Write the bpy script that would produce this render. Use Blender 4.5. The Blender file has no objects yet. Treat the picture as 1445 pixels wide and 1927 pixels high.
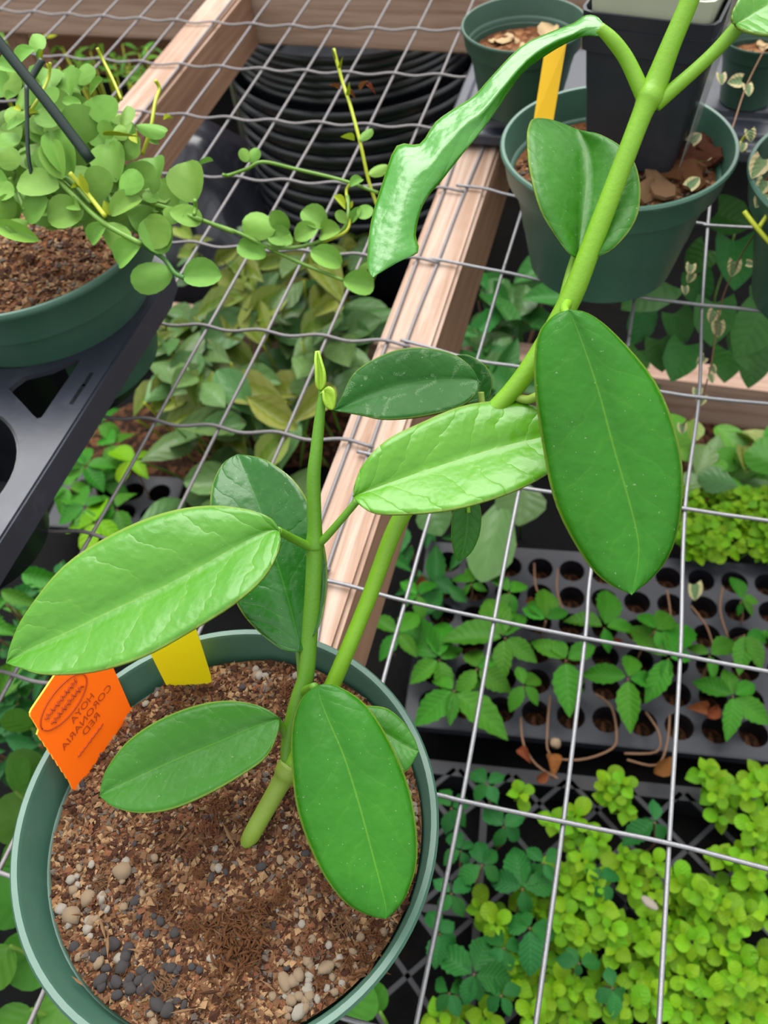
import bpy, bmesh, math, random
from mathutils import Vector, Matrix, noise
from mathutils.geometry import tessellate_polygon

rnd = random.Random(11)
C = bpy.context.scene.collection
SC = bpy.context.scene
V = Vector

# ------------------------------------------------------------------ camera
FPX = 1606.4
CAM = V((-0.069464, -0.041026, 0.428133))
RX = V((0.964379, 0.253636, -0.075108))     # image right
RY = V((0.158360, -0.781010, -0.604106))    # image down
RZ = V((-0.211883, 0.570694, -0.793356))    # into the scene
cd = bpy.data.cameras.new('camera')
co = bpy.data.objects.new('camera', cd)
C.objects.link(co)
cd.sensor_fit = 'VERTICAL'
cd.sensor_height = 36.0
cd.sensor_width = 36.0
cd.lens = 36.0 * FPX / 1927.0
cd.clip_start = 0.01
cd.clip_end = 50
m = Matrix((RX, -RY, -RZ)).transposed().to_4x4()
m.translation = CAM
co.matrix_world = m
cd.dof.use_dof = True
cd.dof.focus_distance = 0.325
cd.dof.aperture_fstop = 17.0
SC.camera = co

# ------------------------------------------------------------------ overcast sky, exposure
w = bpy.data.worlds.new('overcast')
SC.world = w
w.use_nodes = True
nt = w.node_tree
nt.nodes.clear()
n_out = nt.nodes.new('ShaderNodeOutputWorld')
n_bg = nt.nodes.new('ShaderNodeBackground')
n_tc = nt.nodes.new('ShaderNodeTexCoord')
n_sx = nt.nodes.new('ShaderNodeSeparateXYZ')
n_rp = nt.nodes.new('ShaderNodeValToRGB')
nt.links.new(n_tc.outputs['Generated'], n_sx.inputs[0])
nt.links.new(n_sx.outputs['Z'], n_rp.inputs[0])
e = n_rp.color_ramp.elements
e[0].position = 0.0
e[0].color = (0.30, 0.32, 0.28, 1)
e[1].position = 1.0
e[1].color = (1.0, 1.0, 1.0, 1)
a = e.new(0.25); a.color = (0.66, 0.70, 0.67, 1)
a = e.new(0.6); a.color = (0.92, 0.95, 0.96, 1)
nt.links.new(n_rp.outputs[0], n_bg.inputs[0])
n_bg.inputs[1].default_value = 1.55
nt.links.new(n_bg.outputs[0], n_out.inputs[0])

sd = bpy.data.lights.new('sun_through_haze', 'SUN')
so = bpy.data.objects.new('sun_through_haze', sd)
C.objects.link(so)
sd.energy = 5.2
sd.angle = math.radians(58)
sd.color = (1.0, 0.98, 0.94)
so.location = (-0.5, 0.6, 3)
so.rotation_euler = V((0.22, -0.52, -1.0)).to_track_quat('-Z', 'Y').to_euler()

SC.view_settings.view_transform = 'Standard'
SC.view_settings.look = 'None'
SC.view_settings.gamma = 1.0
SC.view_settings.use_curve_mapping = False
SC.view_settings.exposure = 0.32
SC.cycles.max_bounces = 6
SC.cycles.diffuse_bounces = 3
SC.cycles.glossy_bounces = 2
SC.cycles.transmission_bounces = 3
SC.cycles.transparent_max_bounces = 4
SC.cycles.caustics_reflective = False
SC.cycles.caustics_refractive = False


# ------------------------------------------------------------------ measuring helpers (photo pixel -> place in the greenhouse)
def ray(x, y):
    return RX * ((x - 722.5) / FPX) + RY * ((y - 963.5) / FPX) + RZ


def D(x, y, t):
    return CAM + ray(x, y) * t


def Z(x, y, z=0.0):
    r = ray(x, y)
    return CAM + r * ((z - CAM.z) / r.z)


def AY(x, y, Y):
    r = ray(x, y)
    return CAM + r * ((Y - CAM.y) / r.y)


def AX(x, y, X):
    r = ray(x, y)
    return CAM + r * ((X - CAM.x) / r.x)


def zc(ox, oy, s, pts):
    return [(ox + s * x, oy + s * y) for x, y in pts]


def cr(p, t):
    """Catmull-Rom through a list (numbers or vectors), t in 0..len-1"""
    i = min(int(t), len(p) - 2)
    f = t - i
    a, b, c, d = p[max(i - 1, 0)], p[i], p[i + 1], p[min(i + 2, len(p) - 1)]
    return (b * 2 + (c - a) * f + (a * 2 - b * 5 + c * 4 - d) * (f * f) + (b * 3 - a - c * 3 + d) * (f * f * f)) * 0.5


def smooth(p, k):
    n = (len(p) - 1) * k
    return [cr(p, i / k) for i in range(n + 1)]


# ------------------------------------------------------------------ materials
ALB = 0.62    # bright hazy daylight, so every surface keeps a natural, fairly low reflectance


def lin(h):
    h = h.lstrip('#')
    o = []
    for i in (0, 2, 4):
        c = int(h[i:i + 2], 16) / 255
        o.append(c / 12.92 if c <= 0.04045 else ((c + 0.055) / 1.055) ** 2.4)
    return (o[0] * ALB, o[1] * ALB, o[2] * ALB, 1)


class NT:
    def __init__(s, name):
        s.m = bpy.data.materials.new(name)
        s.m.use_nodes = True
        s.t = s.m.node_tree
        s.b = s.t.nodes['Principled BSDF']
        s.o = s.t.nodes['Material Output']

    def n(s, typ, ins=None, **kw):
        x = s.t.nodes.new('ShaderNode' + typ)
        for k, v in kw.items():
            setattr(x, k, v)
        for k, v in (ins or {}).items():
            s.set(x.inputs[k], v)
        return x

    def set(s, sock, v):
        if isinstance(v, bpy.types.NodeSocket):
            s.t.links.new(v, sock)
        elif isinstance(v, bpy.types.Node):
            s.t.links.new(v.outputs[0], sock)
        else:
            sock.default_value = v

    def math(s, op, a, b=0.0, c=0.0, clamp=False):
        x = s.n('Math', operation=op, use_clamp=clamp)
        s.set(x.inputs[0], a)
        s.set(x.inputs[1], b)
        s.set(x.inputs[2], c)
        return x.outputs[0]

    def mix(s, f, a, b, mode='MIX'):
        x = s.n('Mix', data_type='RGBA', blend_type=mode)
        s.set(x.inputs[0], f)
        s.set(x.inputs[6], a)
        s.set(x.inputs[7], b)
        return x.outputs[2]

    def ramp(s, f, stops):
        x = s.n('ValToRGB')
        s.set(x.inputs[0], f)
        el = x.color_ramp.elements
        while len(el) > 1:
            el.remove(el[-1])
        el[0].position = stops[0][0]
        el[0].color = stops[0][1]
        for p, c in stops[1:]:
            q = el.new(p)
            q.color = c
        return x.outputs[0]

    def noise(s, scale, detail=3, rough=0.55, vec=None, dist=0.0):
        x = s.n('TexNoise')
        x.inputs['Scale'].default_value = scale
        x.inputs['Detail'].default_value = detail
        x.inputs['Roughness'].default_value = rough
        x.inputs['Distortion'].default_value = dist
        if vec is not None:
            s.set(x.inputs['Vector'], vec)
        return x.outputs[0]

    def voro(s, scale, feature='F1', out=0, vec=None):
        x = s.n('TexVoronoi', feature=feature)
        x.inputs['Scale'].default_value = scale
        if vec is not None:
            s.set(x.inputs['Vector'], vec)
        return x.outputs[out]

    def obj(s):
        return s.n('TexCoord').outputs['Object']

    def uv(s):
        x = s.n('SeparateXYZ')
        s.set(x.inputs[0], s.n('TexCoord').outputs['UV'])
        return x.outputs[0], x.outputs[1]

    def bump(s, h, strength=0.3, dist=0.001):
        x = s.n('Bump')
        x.inputs['Strength'].default_value = strength
        x.inputs['Distance'].default_value = dist
        s.set(x.inputs['Height'], h)
        s.set(s.b.inputs['Normal'], x.outputs[0])
        return x.outputs[0]

    def P(s, **kw):
        for k, v in kw.items():
            s.set(s.b.inputs[k.replace('_', ' ')], v)
        return s.m

    def translucent(s, col, f):
        tr = s.n('BsdfTranslucent')
        s.set(tr.inputs[0], col)
        mx = s.n('MixShader')
        mx.inputs[0].default_value = f
        s.t.links.new(s.b.outputs[0], mx.inputs[1])
        s.t.links.new(tr.outputs[0], mx.inputs[2])
        s.t.links.new(mx.outputs[0], s.o.inputs[0])


def hoya_leaf_mat(name, base, dark, vein, quilt, rough, scale_marks=0.0, rim='#8aa63c', trans=0.16, nveins=9.0, vcol=0.06, spk=0.3, spec=0.3):
    k = NT(name)
    u, v = k.uv()
    a = k.math('ABSOLUTE', k.math('SUBTRACT', k.math('MULTIPLY', u, 2.0), 1.0))
    oc = k.obj()
    nz = k.noise(55, 3, 0.6, oc)
    nz2 = k.noise(240, 3, 0.6, oc)
    wv = k.math('ADD', k.math('SUBTRACT', k.math('MULTIPLY', v, nveins), k.math('MULTIPLY', a, 1.5)), k.math('MULTIPLY', nz, 1.5))
    pp = k.math('MULTIPLY', k.math('PINGPONG', wv, 0.5), 2.0)
    veinl = k.math('SUBTRACT', 1.0, k.math('MULTIPLY', pp, 6.0, clamp=True))
    mid = k.math('SUBTRACT', 1.0, k.math('MULTIPLY', a, 42.0, clamp=True))
    edge = k.math('MULTIPLY', k.math('SUBTRACT', a, 0.955), 40.0, clamp=True)
    c = k.mix(k.math('MULTIPLY', nz, 1.0, clamp=True), lin(dark), lin(base))
    c = k.mix(k.math('MULTIPLY', veinl, vcol), c, lin(vein))
    c = k.mix(k.math('MULTIPLY', mid, 0.45), c, lin(vein))
    c = k.mix(k.math('MULTIPLY', k.math('SUBTRACT', k.noise(26, 4, 0.6, oc), 0.42), 0.9, clamp=True), c, lin(dark))
    c = k.mix(k.math('MULTIPLY', edge, 0.75), c, lin(rim))
    spots = k.math('GREATER_THAN', k.noise(900, 1, 0.5, oc), 0.765)
    c = k.mix(k.math('MULTIPLY', spots, spk), c, lin('#cfe3bd'))
    if scale_marks > 0:
        dv = k.n('Vector' + 'Math', operation='ADD')
        k.set(dv.inputs[0], oc)
        dn = k.n('TexNoise'); dn.inputs['Scale'].default_value = 130
        sc = k.n('VectorMath', operation='SCALE'); k.set(sc.inputs[0], dn.outputs['Color']); sc.inputs['Scale'].default_value = 0.006
        k.set(dv.inputs[1], sc.outputs[0])
        d = k.voro(95, 'DISTANCE_TO_EDGE', 0, dv.outputs[0])
        ln = k.math('LESS_THAN', d, 0.013)
        msk = k.math('GREATER_THAN', k.noise(150, 2, 0.5, oc), 0.54)
        c = k.mix(k.math('MULTIPLY', k.math('MULTIPLY', ln, msk), scale_marks), c, lin('#c4dcb6'))
    h = k.math('ADD', k.math('MULTIPLY', k.math('POWER', pp, 0.5), k.math('MULTIPLY', k.math('POWER', a, 0.6), quilt)), k.math('MULTIPLY', nz2, 0.3))
    h = k.math('ADD', h, k.math('MULTIPLY', k.noise(120, 2, 0.5, oc), 1.0))
    k.bump(h, 0.5, 0.0011)
    k.P(Base_Color=c, Roughness=k.math('ADD', rough, k.math('MULTIPLY', nz2, 0.12)))
    k.b.inputs['Specular IOR Level'].default_value = spec
    k.translucent(k.mix(1.0, c, lin('#c8f070'), 'MULTIPLY'), trans)
    return k.m


def leaf_mat(name, base, dark, vein, rough=0.45, trans=0.2, veins=7.0, vs=0.25, hue=0.03, val=0.45, edge=None, bump=0.35):
    k = NT(name)
    u, v = k.uv()
    a = k.math('ABSOLUTE', k.math('SUBTRACT', k.math('MULTIPLY', u, 2.0), 1.0))
    wv = k.math('SUBTRACT', k.math('MULTIPLY', v, veins), k.math('MULTIPLY', a, 1.6))
    pp = k.math('MULTIPLY', k.math('PINGPONG', wv, 0.5), 2.0)
    veinl = k.math('SUBTRACT', 1.0, k.math('MULTIPLY', pp, 4.0, clamp=True))
    mid = k.math('SUBTRACT', 1.0, k.math('MULTIPLY', a, 16.0, clamp=True))
    c = k.mix(k.noise(3.0, 2, 0.5, k.n('TexCoord').outputs['UV']), lin(dark), lin(base))
    c = k.mix(k.math('MULTIPLY', k.math('MAXIMUM', k.math('MULTIPLY', veinl, 0.7), mid), vs), c, lin(vein))
    if edge:
        c = k.mix(k.math('MULTIPLY', k.math('SUBTRACT', k.math('ADD', a, k.math('MULTIPLY', k.noise(6.0, 1, 0.5, k.n('TexCoord').outputs['UV']), 0.5)), 0.72), 12.0, clamp=True), c, lin(edge))
    r = k.n('ObjectInfo').outputs['Random']
    hs = k.n('HueSaturation')
    k.set(hs.inputs['Hue'], k.math('ADD', 0.5 - hue / 2, k.math('MULTIPLY', r, hue)))
    k.set(hs.inputs['Value'], k.math('ADD', 1.0 - val / 2, k.math('MULTIPLY', k.math('FRACT', k.math('MULTIPLY', r, 7.31)), val)))
    k.set(hs.inputs['Color'], c)
    c = hs.outputs[0]
    k.bump(pp, bump, 0.001)
    k.P(Base_Color=c, Roughness=rough)
    k.b.inputs['Specular IOR Level'].default_value = 0.2
    if trans > 0:
        k.translucent(k.mix(1.0, c, lin('#d8f080'), 'MULTIPLY'), trans)
    return k.m


def plain(name, col, rough=0.5, var=0.12, scale=60, bump=0.1, metal=0.0, spec=0.5, dust=None, dist=0.0006):
    k = NT(name)
    oc = k.obj()
    nz = k.noise(scale, 4, 0.6, oc)
    d = tuple(x * (1 - var) for x in lin(col)[:3]) + (1,)
    l = tuple(min(1, x * (1 + var)) for x in lin(col)[:3]) + (1,)
    c = k.mix(nz, d, l)
    if dust:
        dm = k.math('MULTIPLY', k.math('SUBTRACT', k.noise(scale * 0.35, 5, 0.7, oc), 0.52), 3.0, clamp=True)
        c = k.mix(k.math('MULTIPLY', dm, dust[1]), c, lin(dust[0]))
    k.bump(k.noise(scale * 5, 3, 0.6, oc), bump, dist)
    k.P(Base_Color=c, Roughness=k.math('ADD', rough - 0.06, k.math('MULTIPLY', nz, 0.12)), Metallic=metal)
    k.b.inputs['Specular IOR Level'].default_value = spec
    return k.m


def wood_mat(name, light, mid, dark, axis=1, sc=1.0):
    k = NT(name)
    mp = k.n('Mapping')
    k.set(mp.inputs[0], k.obj())
    s = [75.0 * sc, 75.0 * sc, 75.0 * sc]
    s[axis] = 3.2 * sc
    mp.inputs['Scale'].default_value = s
    g = k.noise(1.0, 6, 0.7, mp.outputs[0], 0.6)
    g2 = k.noise(4.0, 3, 0.6, mp.outputs[0], 0.3)
    blot = k.noise(9.0, 3, 0.6, k.obj())
    c = k.ramp(g, [(0.2, lin(dark)), (0.42, lin(mid)), (0.58, lin(light)), (0.75, lin(mid)), (0.95, lin(light))])
    c = k.mix(k.math('MULTIPLY', g2, 0.35), c, lin(dark))
    c = k.mix(k.math('MULTIPLY', k.math('SUBTRACT', blot, 0.5), 1.4, clamp=True), c, lin(light))
    k.bump(k.math('ADD', g, k.math('MULTIPLY', g2, 0.5)), 0.5, 0.0012)
    k.P(Base_Color=c, Roughness=0.75)
    k.b.inputs['Specular IOR Level'].default_value = 0.25
    return k.m


def soil_mat(name, stops, scale=160):
    k = NT(name)
    oc = k.obj()
    v1 = k.n('TexVoronoi'); v1.inputs['Scale'].default_value = scale * 1.6; k.set(v1.inputs[0], oc)
    sx = k.n('SeparateXYZ'); k.set(sx.inputs[0], v1.outputs['Color'])
    f = k.math('ADD', k.math('MULTIPLY', sx.outputs[0], 0.55), k.math('MULTIPLY', k.noise(scale * 0.7, 4, 0.7, oc), 0.45))
    c = k.ramp(f, [(p, lin(h)) for p, h in stops])
    k.bump(k.math('ADD', v1.outputs['Distance'], k.noise(scale * 2, 4, 0.7, oc)), 0.9, 0.003)
    k.P(Base_Color=c, Roughness=0.9)
    k.b.inputs['Specular IOR Level'].default_value = 0.15
    return k.m


M = {}
M['pot'] = plain('teal_plastic', '#47705f', 0.40, 0.12, 40, 0.08, dust=('#8fae9f', 0.18))
M['potdark'] = plain('green_plastic', '#395c4c', 0.5, 0.15, 40, 0.08, dust=('#6f8f7f', 0.2))
M['black'] = plain('black_plastic', '#2b2e36', 0.38, 0.25, 50, 0.12, dust=('#6a6a72', 0.22))
M['blackgloss'] = plain('black_nursery_plastic', '#1c1e24', 0.26, 0.3, 30, 0.06, dust=('#55565c', 0.12))
M['tray'] = plain('black_tray_plastic', '#333643', 0.38, 0.2, 45, 0.12, dust=('#8a8a96', 0.3))
M['web'] = plain('dark_web_plastic', '#2a2b30', 0.55, 0.2, 45, 0.1, dust=('#5a5550', 0.3), spec=0.3)
M['plug'] = plain('grey_black_tray_plastic', '#2a2c36', 0.5, 0.2, 45, 0.1, dust=('#5d5a60', 0.3), spec=0.35)
M['wire'] = plain('galvanised_wire', '#97979b', 0.45, 0.25, 300, 0.35, 0.55)
M['wireold'] = plain('weathered_wire', '#8f8a8c', 0.55, 0.25, 300, 0.35, 0.35)
ALB = 0.62
M['woodpale'] = wood_mat('pale_top_wood', '#d8bfae', '#b8967f', '#866455', 1)  # paler wood for the upward joist faces, the sides take the brown one
ALB = 1.0
M['woodface'] = wood_mat('brown_wood_face', '#9a7660', '#866450', '#64493b', 1)
M['woodhead'] = wood_mat('grey_brown_wood', '#b09484', '#967868', '#6f5649', 0)
ALB = 1.0
M['orange'] = plain('orange_plastic', '#ff6a00', 0.45, 0.04, 50, 0.03)
M['orangeedge'] = plain('orange_plastic_edge', '#ffa22e', 0.45, 0.04, 50, 0.03)
M['ink'] = plain('show_through_ink', '#a83a08', 0.6, 0.1, 90, 0.02)
M['yellow'] = plain('yellow_plastic', '#f2e008', 0.45, 0.05, 50, 0.03)
M['amber'] = plain('amber_plastic', '#e9b60c', 0.45, 0.05, 50, 0.03)
ALB = 0.62
M['hanger'] = plain('dark_green_plastic', '#0e2a22', 0.4, 0.15, 60, 0.05)
M['cream'] = plain('cream_plastic', '#c9cdb4', 0.5, 0.06, 40, 0.03)
M['pvc'] = plain('olive_grey_pipe', '#7d7d68', 0.55, 0.15, 40, 0.1)
k = NT('clear_sleeve'); M['clear'] = k.P(Base_Color=lin('#c8c8c4'), Roughness=0.25, Alpha=0.38)
M['pumice'] = plain('pumice', '#d9bb9a', 0.9, 0.25, 300, 0.8, spec=0.2, dist=0.002)
M['pumicewhite'] = plain('white_pumice', '#e9dccb', 0.9, 0.15, 300, 0.8, spec=0.2, dist=0.002)
M['charcoal'] = plain('charcoal', '#4f4a4b', 0.7, 0.3, 300, 0.6, spec=0.3, dist=0.002)
M['bark'] = plain('bark', '#a87048', 0.9, 0.35, 200, 0.9, spec=0.15, dist=0.003)
M['barkred'] = plain('red_bark', '#8a5038', 0.9, 0.35, 150, 0.9, spec=0.15, dist=0.003)
M['barkpale'] = plain('pale_bark', '#c79a72', 0.9, 0.3, 150, 0.8, spec=0.15, dist=0.003)
M['litter'] = plain('dry_pale_leaf', '#d8b98c', 0.8, 0.3, 120, 0.5, spec=0.2, dist=0.002)
M['c_dark'] = plain('chip_dark', '#4b2f22', 0.9, 0.3, 300, 0.6, spec=0.15)
M['c_mid'] = plain('chip_brown', '#7c5a40', 0.9, 0.3, 300, 0.6, spec=0.15)
M['c_red'] = plain('chip_reddish', '#80523a', 0.9, 0.3, 300, 0.6, spec=0.15)
M['c_tan'] = plain('chip_tan', '#a88662', 0.9, 0.25, 300, 0.6, spec=0.15)
M['c_grey'] = plain('chip_grey', '#6d6259', 0.9, 0.25, 300, 0.6, spec=0.15)
M['soil'] = soil_mat('potting_mix', [(0.15, '#2b1a12'), (0.4, '#5e3c27'), (0.6, '#80563a'), (0.8, '#a57a54'), (0.95, '#c9a37c')])
M['soil2'] = soil_mat('old_potting_mix', [(0.15, '#3a2015'), (0.4, '#6f4428'), (0.65, '#8f5f3c'), (0.9, '#b98a62')], 110)
M['dirt'] = soil_mat('cell_soil', [(0.15, '#1a100b'), (0.5, '#3d2618'), (0.8, '#7a5236')], 90)
M['stem'] = plain('hoya_stem', '#7db512', 0.5, 0.12, 120, 0.25)
M['stemdark'] = plain('mature_hoya_stem', '#5f9a14', 0.5, 0.12, 120, 0.25)
M['stemold'] = plain('old_hoya_stem', '#8fae3c', 0.55, 0.15, 120, 0.25)
M['vine'] = plain('green_vine', '#6f9f2c', 0.5, 0.15, 150, 0.15)
M['vinedark'] = plain('dark_green_vine', '#3f7a24', 0.5, 0.15, 150, 0.15)
M['vinetip'] = plain('yellow_green_shoot', '#c0cc28', 0.5, 0.15, 150, 0.15)
M['twig'] = plain('brown_stem', '#8a6548', 0.8, 0.2, 120, 0.3)
M['bud'] = plain('hoya_shoot_tip', '#9ac42e', 0.55, 0.15, 150, 0.3)
M['h_dark'] = hoya_leaf_mat('hoya_leaf_deep_green', '#348a08', '#236e04', '#7cb42c', 0.35, 0.31, spec=0.30)
M['h_mid'] = hoya_leaf_mat('hoya_leaf_mid_green', '#428e1c', '#307614', '#78ac3c', 0.4, 0.36, scale_marks=0.12, spec=0.32)
M['h_lite'] = hoya_leaf_mat('hoya_leaf_pale_green', '#5ca024', '#489018', '#8cbc4c', 0.9, 0.29, vcol=0.10, spk=0.15, spec=0.46, trans=0.12)
M['h_bright'] = hoya_leaf_mat('hoya_leaf_bright_green', '#66ac1c', '#549c14', '#90c43c', 1.0, 0.27, vcol=0.08, spk=0.1, spec=0.5, trans=0.12)
M['h_old'] = hoya_leaf_mat('hoya_leaf_scaled', '#2a701e', '#1e5c14', '#488834', 0.3, 0.42, scale_marks=0.5, rim='#7f9a3c', spec=0.22)
M['h_back'] = hoya_leaf_mat('hoya_leaf_dark_back', '#28761a', '#1c6012', '#589438', 0.7, 0.24, scale_marks=0.1, spec=0.45)  # darker, glossier green for the upright leaf at the back
M['h_gloss'] = hoya_leaf_mat('hoya_leaf_glossy', '#46a414', '#36920c', '#6cb434', 0.3, 0.22, spk=0.0, spec=0.8)
M['disch'] = leaf_mat('pale_matt_leaf', '#90c058', '#78ae42', '#a4ce70', 0.55, 0.2, 3.0, 0.08, 0.02, 0.3, bump=0.05)
M['dischy'] = leaf_mat('young_yellow_leaf', '#c6cc2e', '#a8c030', '#d6da5a', 0.5, 0.25, 3.0, 0.1, 0.03, 0.25, bump=0.05)
M['lime'] = leaf_mat('lime_leaf', '#90c814', '#70b00c', '#b0d83c', 0.5, 0.3, 5.0, 0.25, 0.035, 0.4)
M['palm'] = leaf_mat('seedling_leaf', '#4f9a26', '#38801a', '#74b448', 0.5, 0.2, 8.0, 0.35, 0.03, 0.4)
M['palmdk'] = leaf_mat('dark_seedling_leaf', '#2f7c34', '#226828', '#509850', 0.5, 0.15, 8.0, 0.35, 0.02, 0.35)
M['wax'] = leaf_mat('grey_green_wax_leaf', '#729a5c', '#5a8446', '#94b278', 0.3, 0.1, 5.0, 0.2, 0.05, 0.5)
M['olive'] = leaf_mat('olive_leaf', '#8c9e3a', '#6e8a2a', '#b4b864', 0.35, 0.15, 5.0, 0.3, 0.05, 0.45, edge='#9aa656')
M['heart'] = leaf_mat('heart_leaf', '#468a3c', '#357530', '#62a054', 0.42, 0.15, 6.0, 0.2, 0.03, 0.4)
M['varieg'] = leaf_mat('variegated_leaf', '#86a070', '#6f8c5c', '#a8b890', 0.45, 0.15, 4.0, 0.15, 0.03, 0.2, edge='#ddd09a')
M['roundlf'] = leaf_mat('round_green_leaf', '#66a836', '#4e9028', '#84bc50', 0.42, 0.18, 4.0, 0.12, 0.03, 0.3)
M['bamboo'] = leaf_mat('grassy_leaf', '#7cba3c', '#5fa02c', '#98cc5c', 0.45, 0.3, 2.0, 0.2, 0.04, 0.5)
M['dryleaf'] = leaf_mat('dry_brown_leaf', '#9a5a2c', '#7a4424', '#b07848', 0.8, 0.1, 5.0, 0.2, 0.03, 0.4)
M['floor'] = plain('black_weed_fabric', '#0b0c0d', 0.7, 0.4, 12, 0.5, dust=('#241a13', 0.5), dist=0.006, spec=0.06)
M['sheet'] = plain('black_plastic_sheet', '#2b2c36', 0.28, 0.2, 8, 0.1)
M['backwall'] = wood_mat('brown_board', '#6f4a30', '#5c3a26', '#42291b', 0, 0.6)


# ------------------------------------------------------------------ object helpers
def thing(name, label, cat, loc=(0, 0, 0), group=None):
    o = bpy.data.objects.new(name, None)
    o.empty_display_size = 0.02
    C.objects.link(o)
    o.location = loc
    o['label'] = label
    o['category'] = cat
    if group:
        o['group'] = group
    return o


def wloc(p):
    """world position of an object built here (only translations are used on things and parts with sub-parts)"""
    v = V((0, 0, 0))
    while p is not None:
        v += p.location
        p = p.parent
    return v


def part(name, vf, mats, parent=None, smooth=True, uv=None, fm=None):
    verts, faces = vf[0], vf[1]
    if uv is None and len(vf) > 2:
        uv = vf[2]
    off = wloc(parent) if parent is not None else V((0, 0, 0))
    me = bpy.data.meshes.new(name)
    me.from_pydata([(v[0] - off.x, v[1] - off.y, v[2] - off.z) for v in verts], [], faces)
    for q in (mats if isinstance(mats, (list, tuple)) else [mats]):
        me.materials.append(q)
    if uv:
        l = me.uv_layers.new(name='UVMap')
        vi = [0] * len(me.loops)
        me.loops.foreach_get('vertex_index', vi)
        flat = []
        for i in vi:
            flat += uv[i]
        l.data.foreach_set('uv', flat)
    if smooth:
        me.polygons.foreach_set('use_smooth', [True] * len(me.polygons))
    if fm:
        me.polygons.foreach_set('material_index', fm)
    me.update()
    o = bpy.data.objects.new(name, me)
    C.objects.link(o)
    if parent is not None:
        o.parent = parent
    return o


def inst(name, me, mat4, parent):
    """an object sharing mesh ME at world matrix MAT4 under PARENT"""
    o = bpy.data.objects.new(name, me)
    C.objects.link(o)
    if parent is not None:
        o.parent = parent
        mat4 = Matrix.Translation(-wloc(parent)) @ mat4
    o.matrix_local = mat4
    return o


def tag(o, label, cat, group=None, kind=None):
    o['label'] = label
    o['category'] = cat
    if group:
        o['group'] = group
    if kind:
        o['kind'] = kind
    return o


def sharp(o, ang=35):
    me = o.data
    bm = bmesh.new()
    bm.from_mesh(me)
    for ed in bm.edges:
        if len(ed.link_faces) == 2 and ed.calc_face_angle(0) > math.radians(ang):
            ed.smooth = False
    bm.to_mesh(me)
    bm.free()
    return o


def join(*vfs):
    v, f = [], []
    for q in vfs:
        o = len(v)
        v += list(q[0])
        f += [tuple(i + o for i in g) for g in q[1]]
    return v, f


def tube(pts, rad, n=8, closed=False):
    pts = [V(p) for p in pts]
    if not isinstance(rad, (list, tuple)):
        rad = [rad] * len(pts)
    verts, faces = [], []
    t0 = (pts[1] - pts[0]).normalized()
    nrm = t0.orthogonal().normalized()
    for i, p in enumerate(pts):
        a, b = pts[max(i - 1, 0)], pts[min(i + 1, len(pts) - 1)]
        t = (b - a).normalized()
        nrm = (nrm - t * nrm.dot(t)).normalized()
        bi = t.cross(nrm)
        for j in range(n):
            an = 2 * math.pi * j / n
            verts.append(p + (nrm * math.cos(an) + bi * math.sin(an)) * rad[i])
    for i in range(len(pts) - 1):
        for j in range(n):
            faces.append((i * n + j, i * n + (j + 1) % n, (i + 1) * n + (j + 1) % n, (i + 1) * n + j))
    faces.append(tuple(range(n - 1, -1, -1)))
    faces.append(tuple(range((len(pts) - 1) * n, len(pts) * n)))
    return verts, faces


def lathe(prof, n=64, c=(0, 0, 0), mat=None):
    """prof: (radius, z); closed top and bottom only where radius is 0"""
    v, f = [], []
    for r, z in prof:
        for j in range(n):
            a = 2 * math.pi * j / n
            v.append(V((r * math.cos(a), r * math.sin(a), z)))
    for i in range(len(prof) - 1):
        for j in range(n):
            f.append((i * n + j, i * n + (j + 1) % n, (i + 1) * n + (j + 1) % n, (i + 1) * n + j))
    if mat is not None:
        v = [mat @ q for q in v]
    c = V(c)
    return [q + c for q in v], f


def box(lo, hi):
    x0, y0, z0 = lo
    x1, y1, z1 = hi
    v = [V((x, y, z)) for z in (z0, z1) for y in (y0, y1) for x in (x0, x1)]
    return v, [(0, 2, 3, 1), (4, 5, 7, 6), (0, 1, 5, 4), (2, 6, 7, 3), (0, 4, 6, 2), (1, 3, 7, 5)]


def slab(pts, holes, z, th):
    """horizontal plate with holes, closed all round"""
    loops = [pts] + holes
    poly = [[V((p[0], p[1], 0)) for p in l] for l in loops]
    tri = tessellate_polygon(poly)
    flat = [p for l in loops for p in l]
    n = len(flat)
    v = [V((p[0], p[1], z)) for p in flat] + [V((p[0], p[1], z - th)) for p in flat]
    f = []
    for t in tri:
        a, b, c = t
        nz = (flat[b][0] - flat[a][0]) * (flat[c][1] - flat[a][1]) - (flat[b][1] - flat[a][1]) * (flat[c][0] - flat[a][0])
        if nz < 0:
            a, c = c, a
        f.append((a, b, c))
        f.append((c + n, b + n, a + n))
    o = 0
    for l in loops:
        k = len(l)
        for i in range(k):
            f.append((o + i, o + (i + 1) % k, o + (i + 1) % k + n, o + i + n))
        o += k
    return v, f


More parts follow.
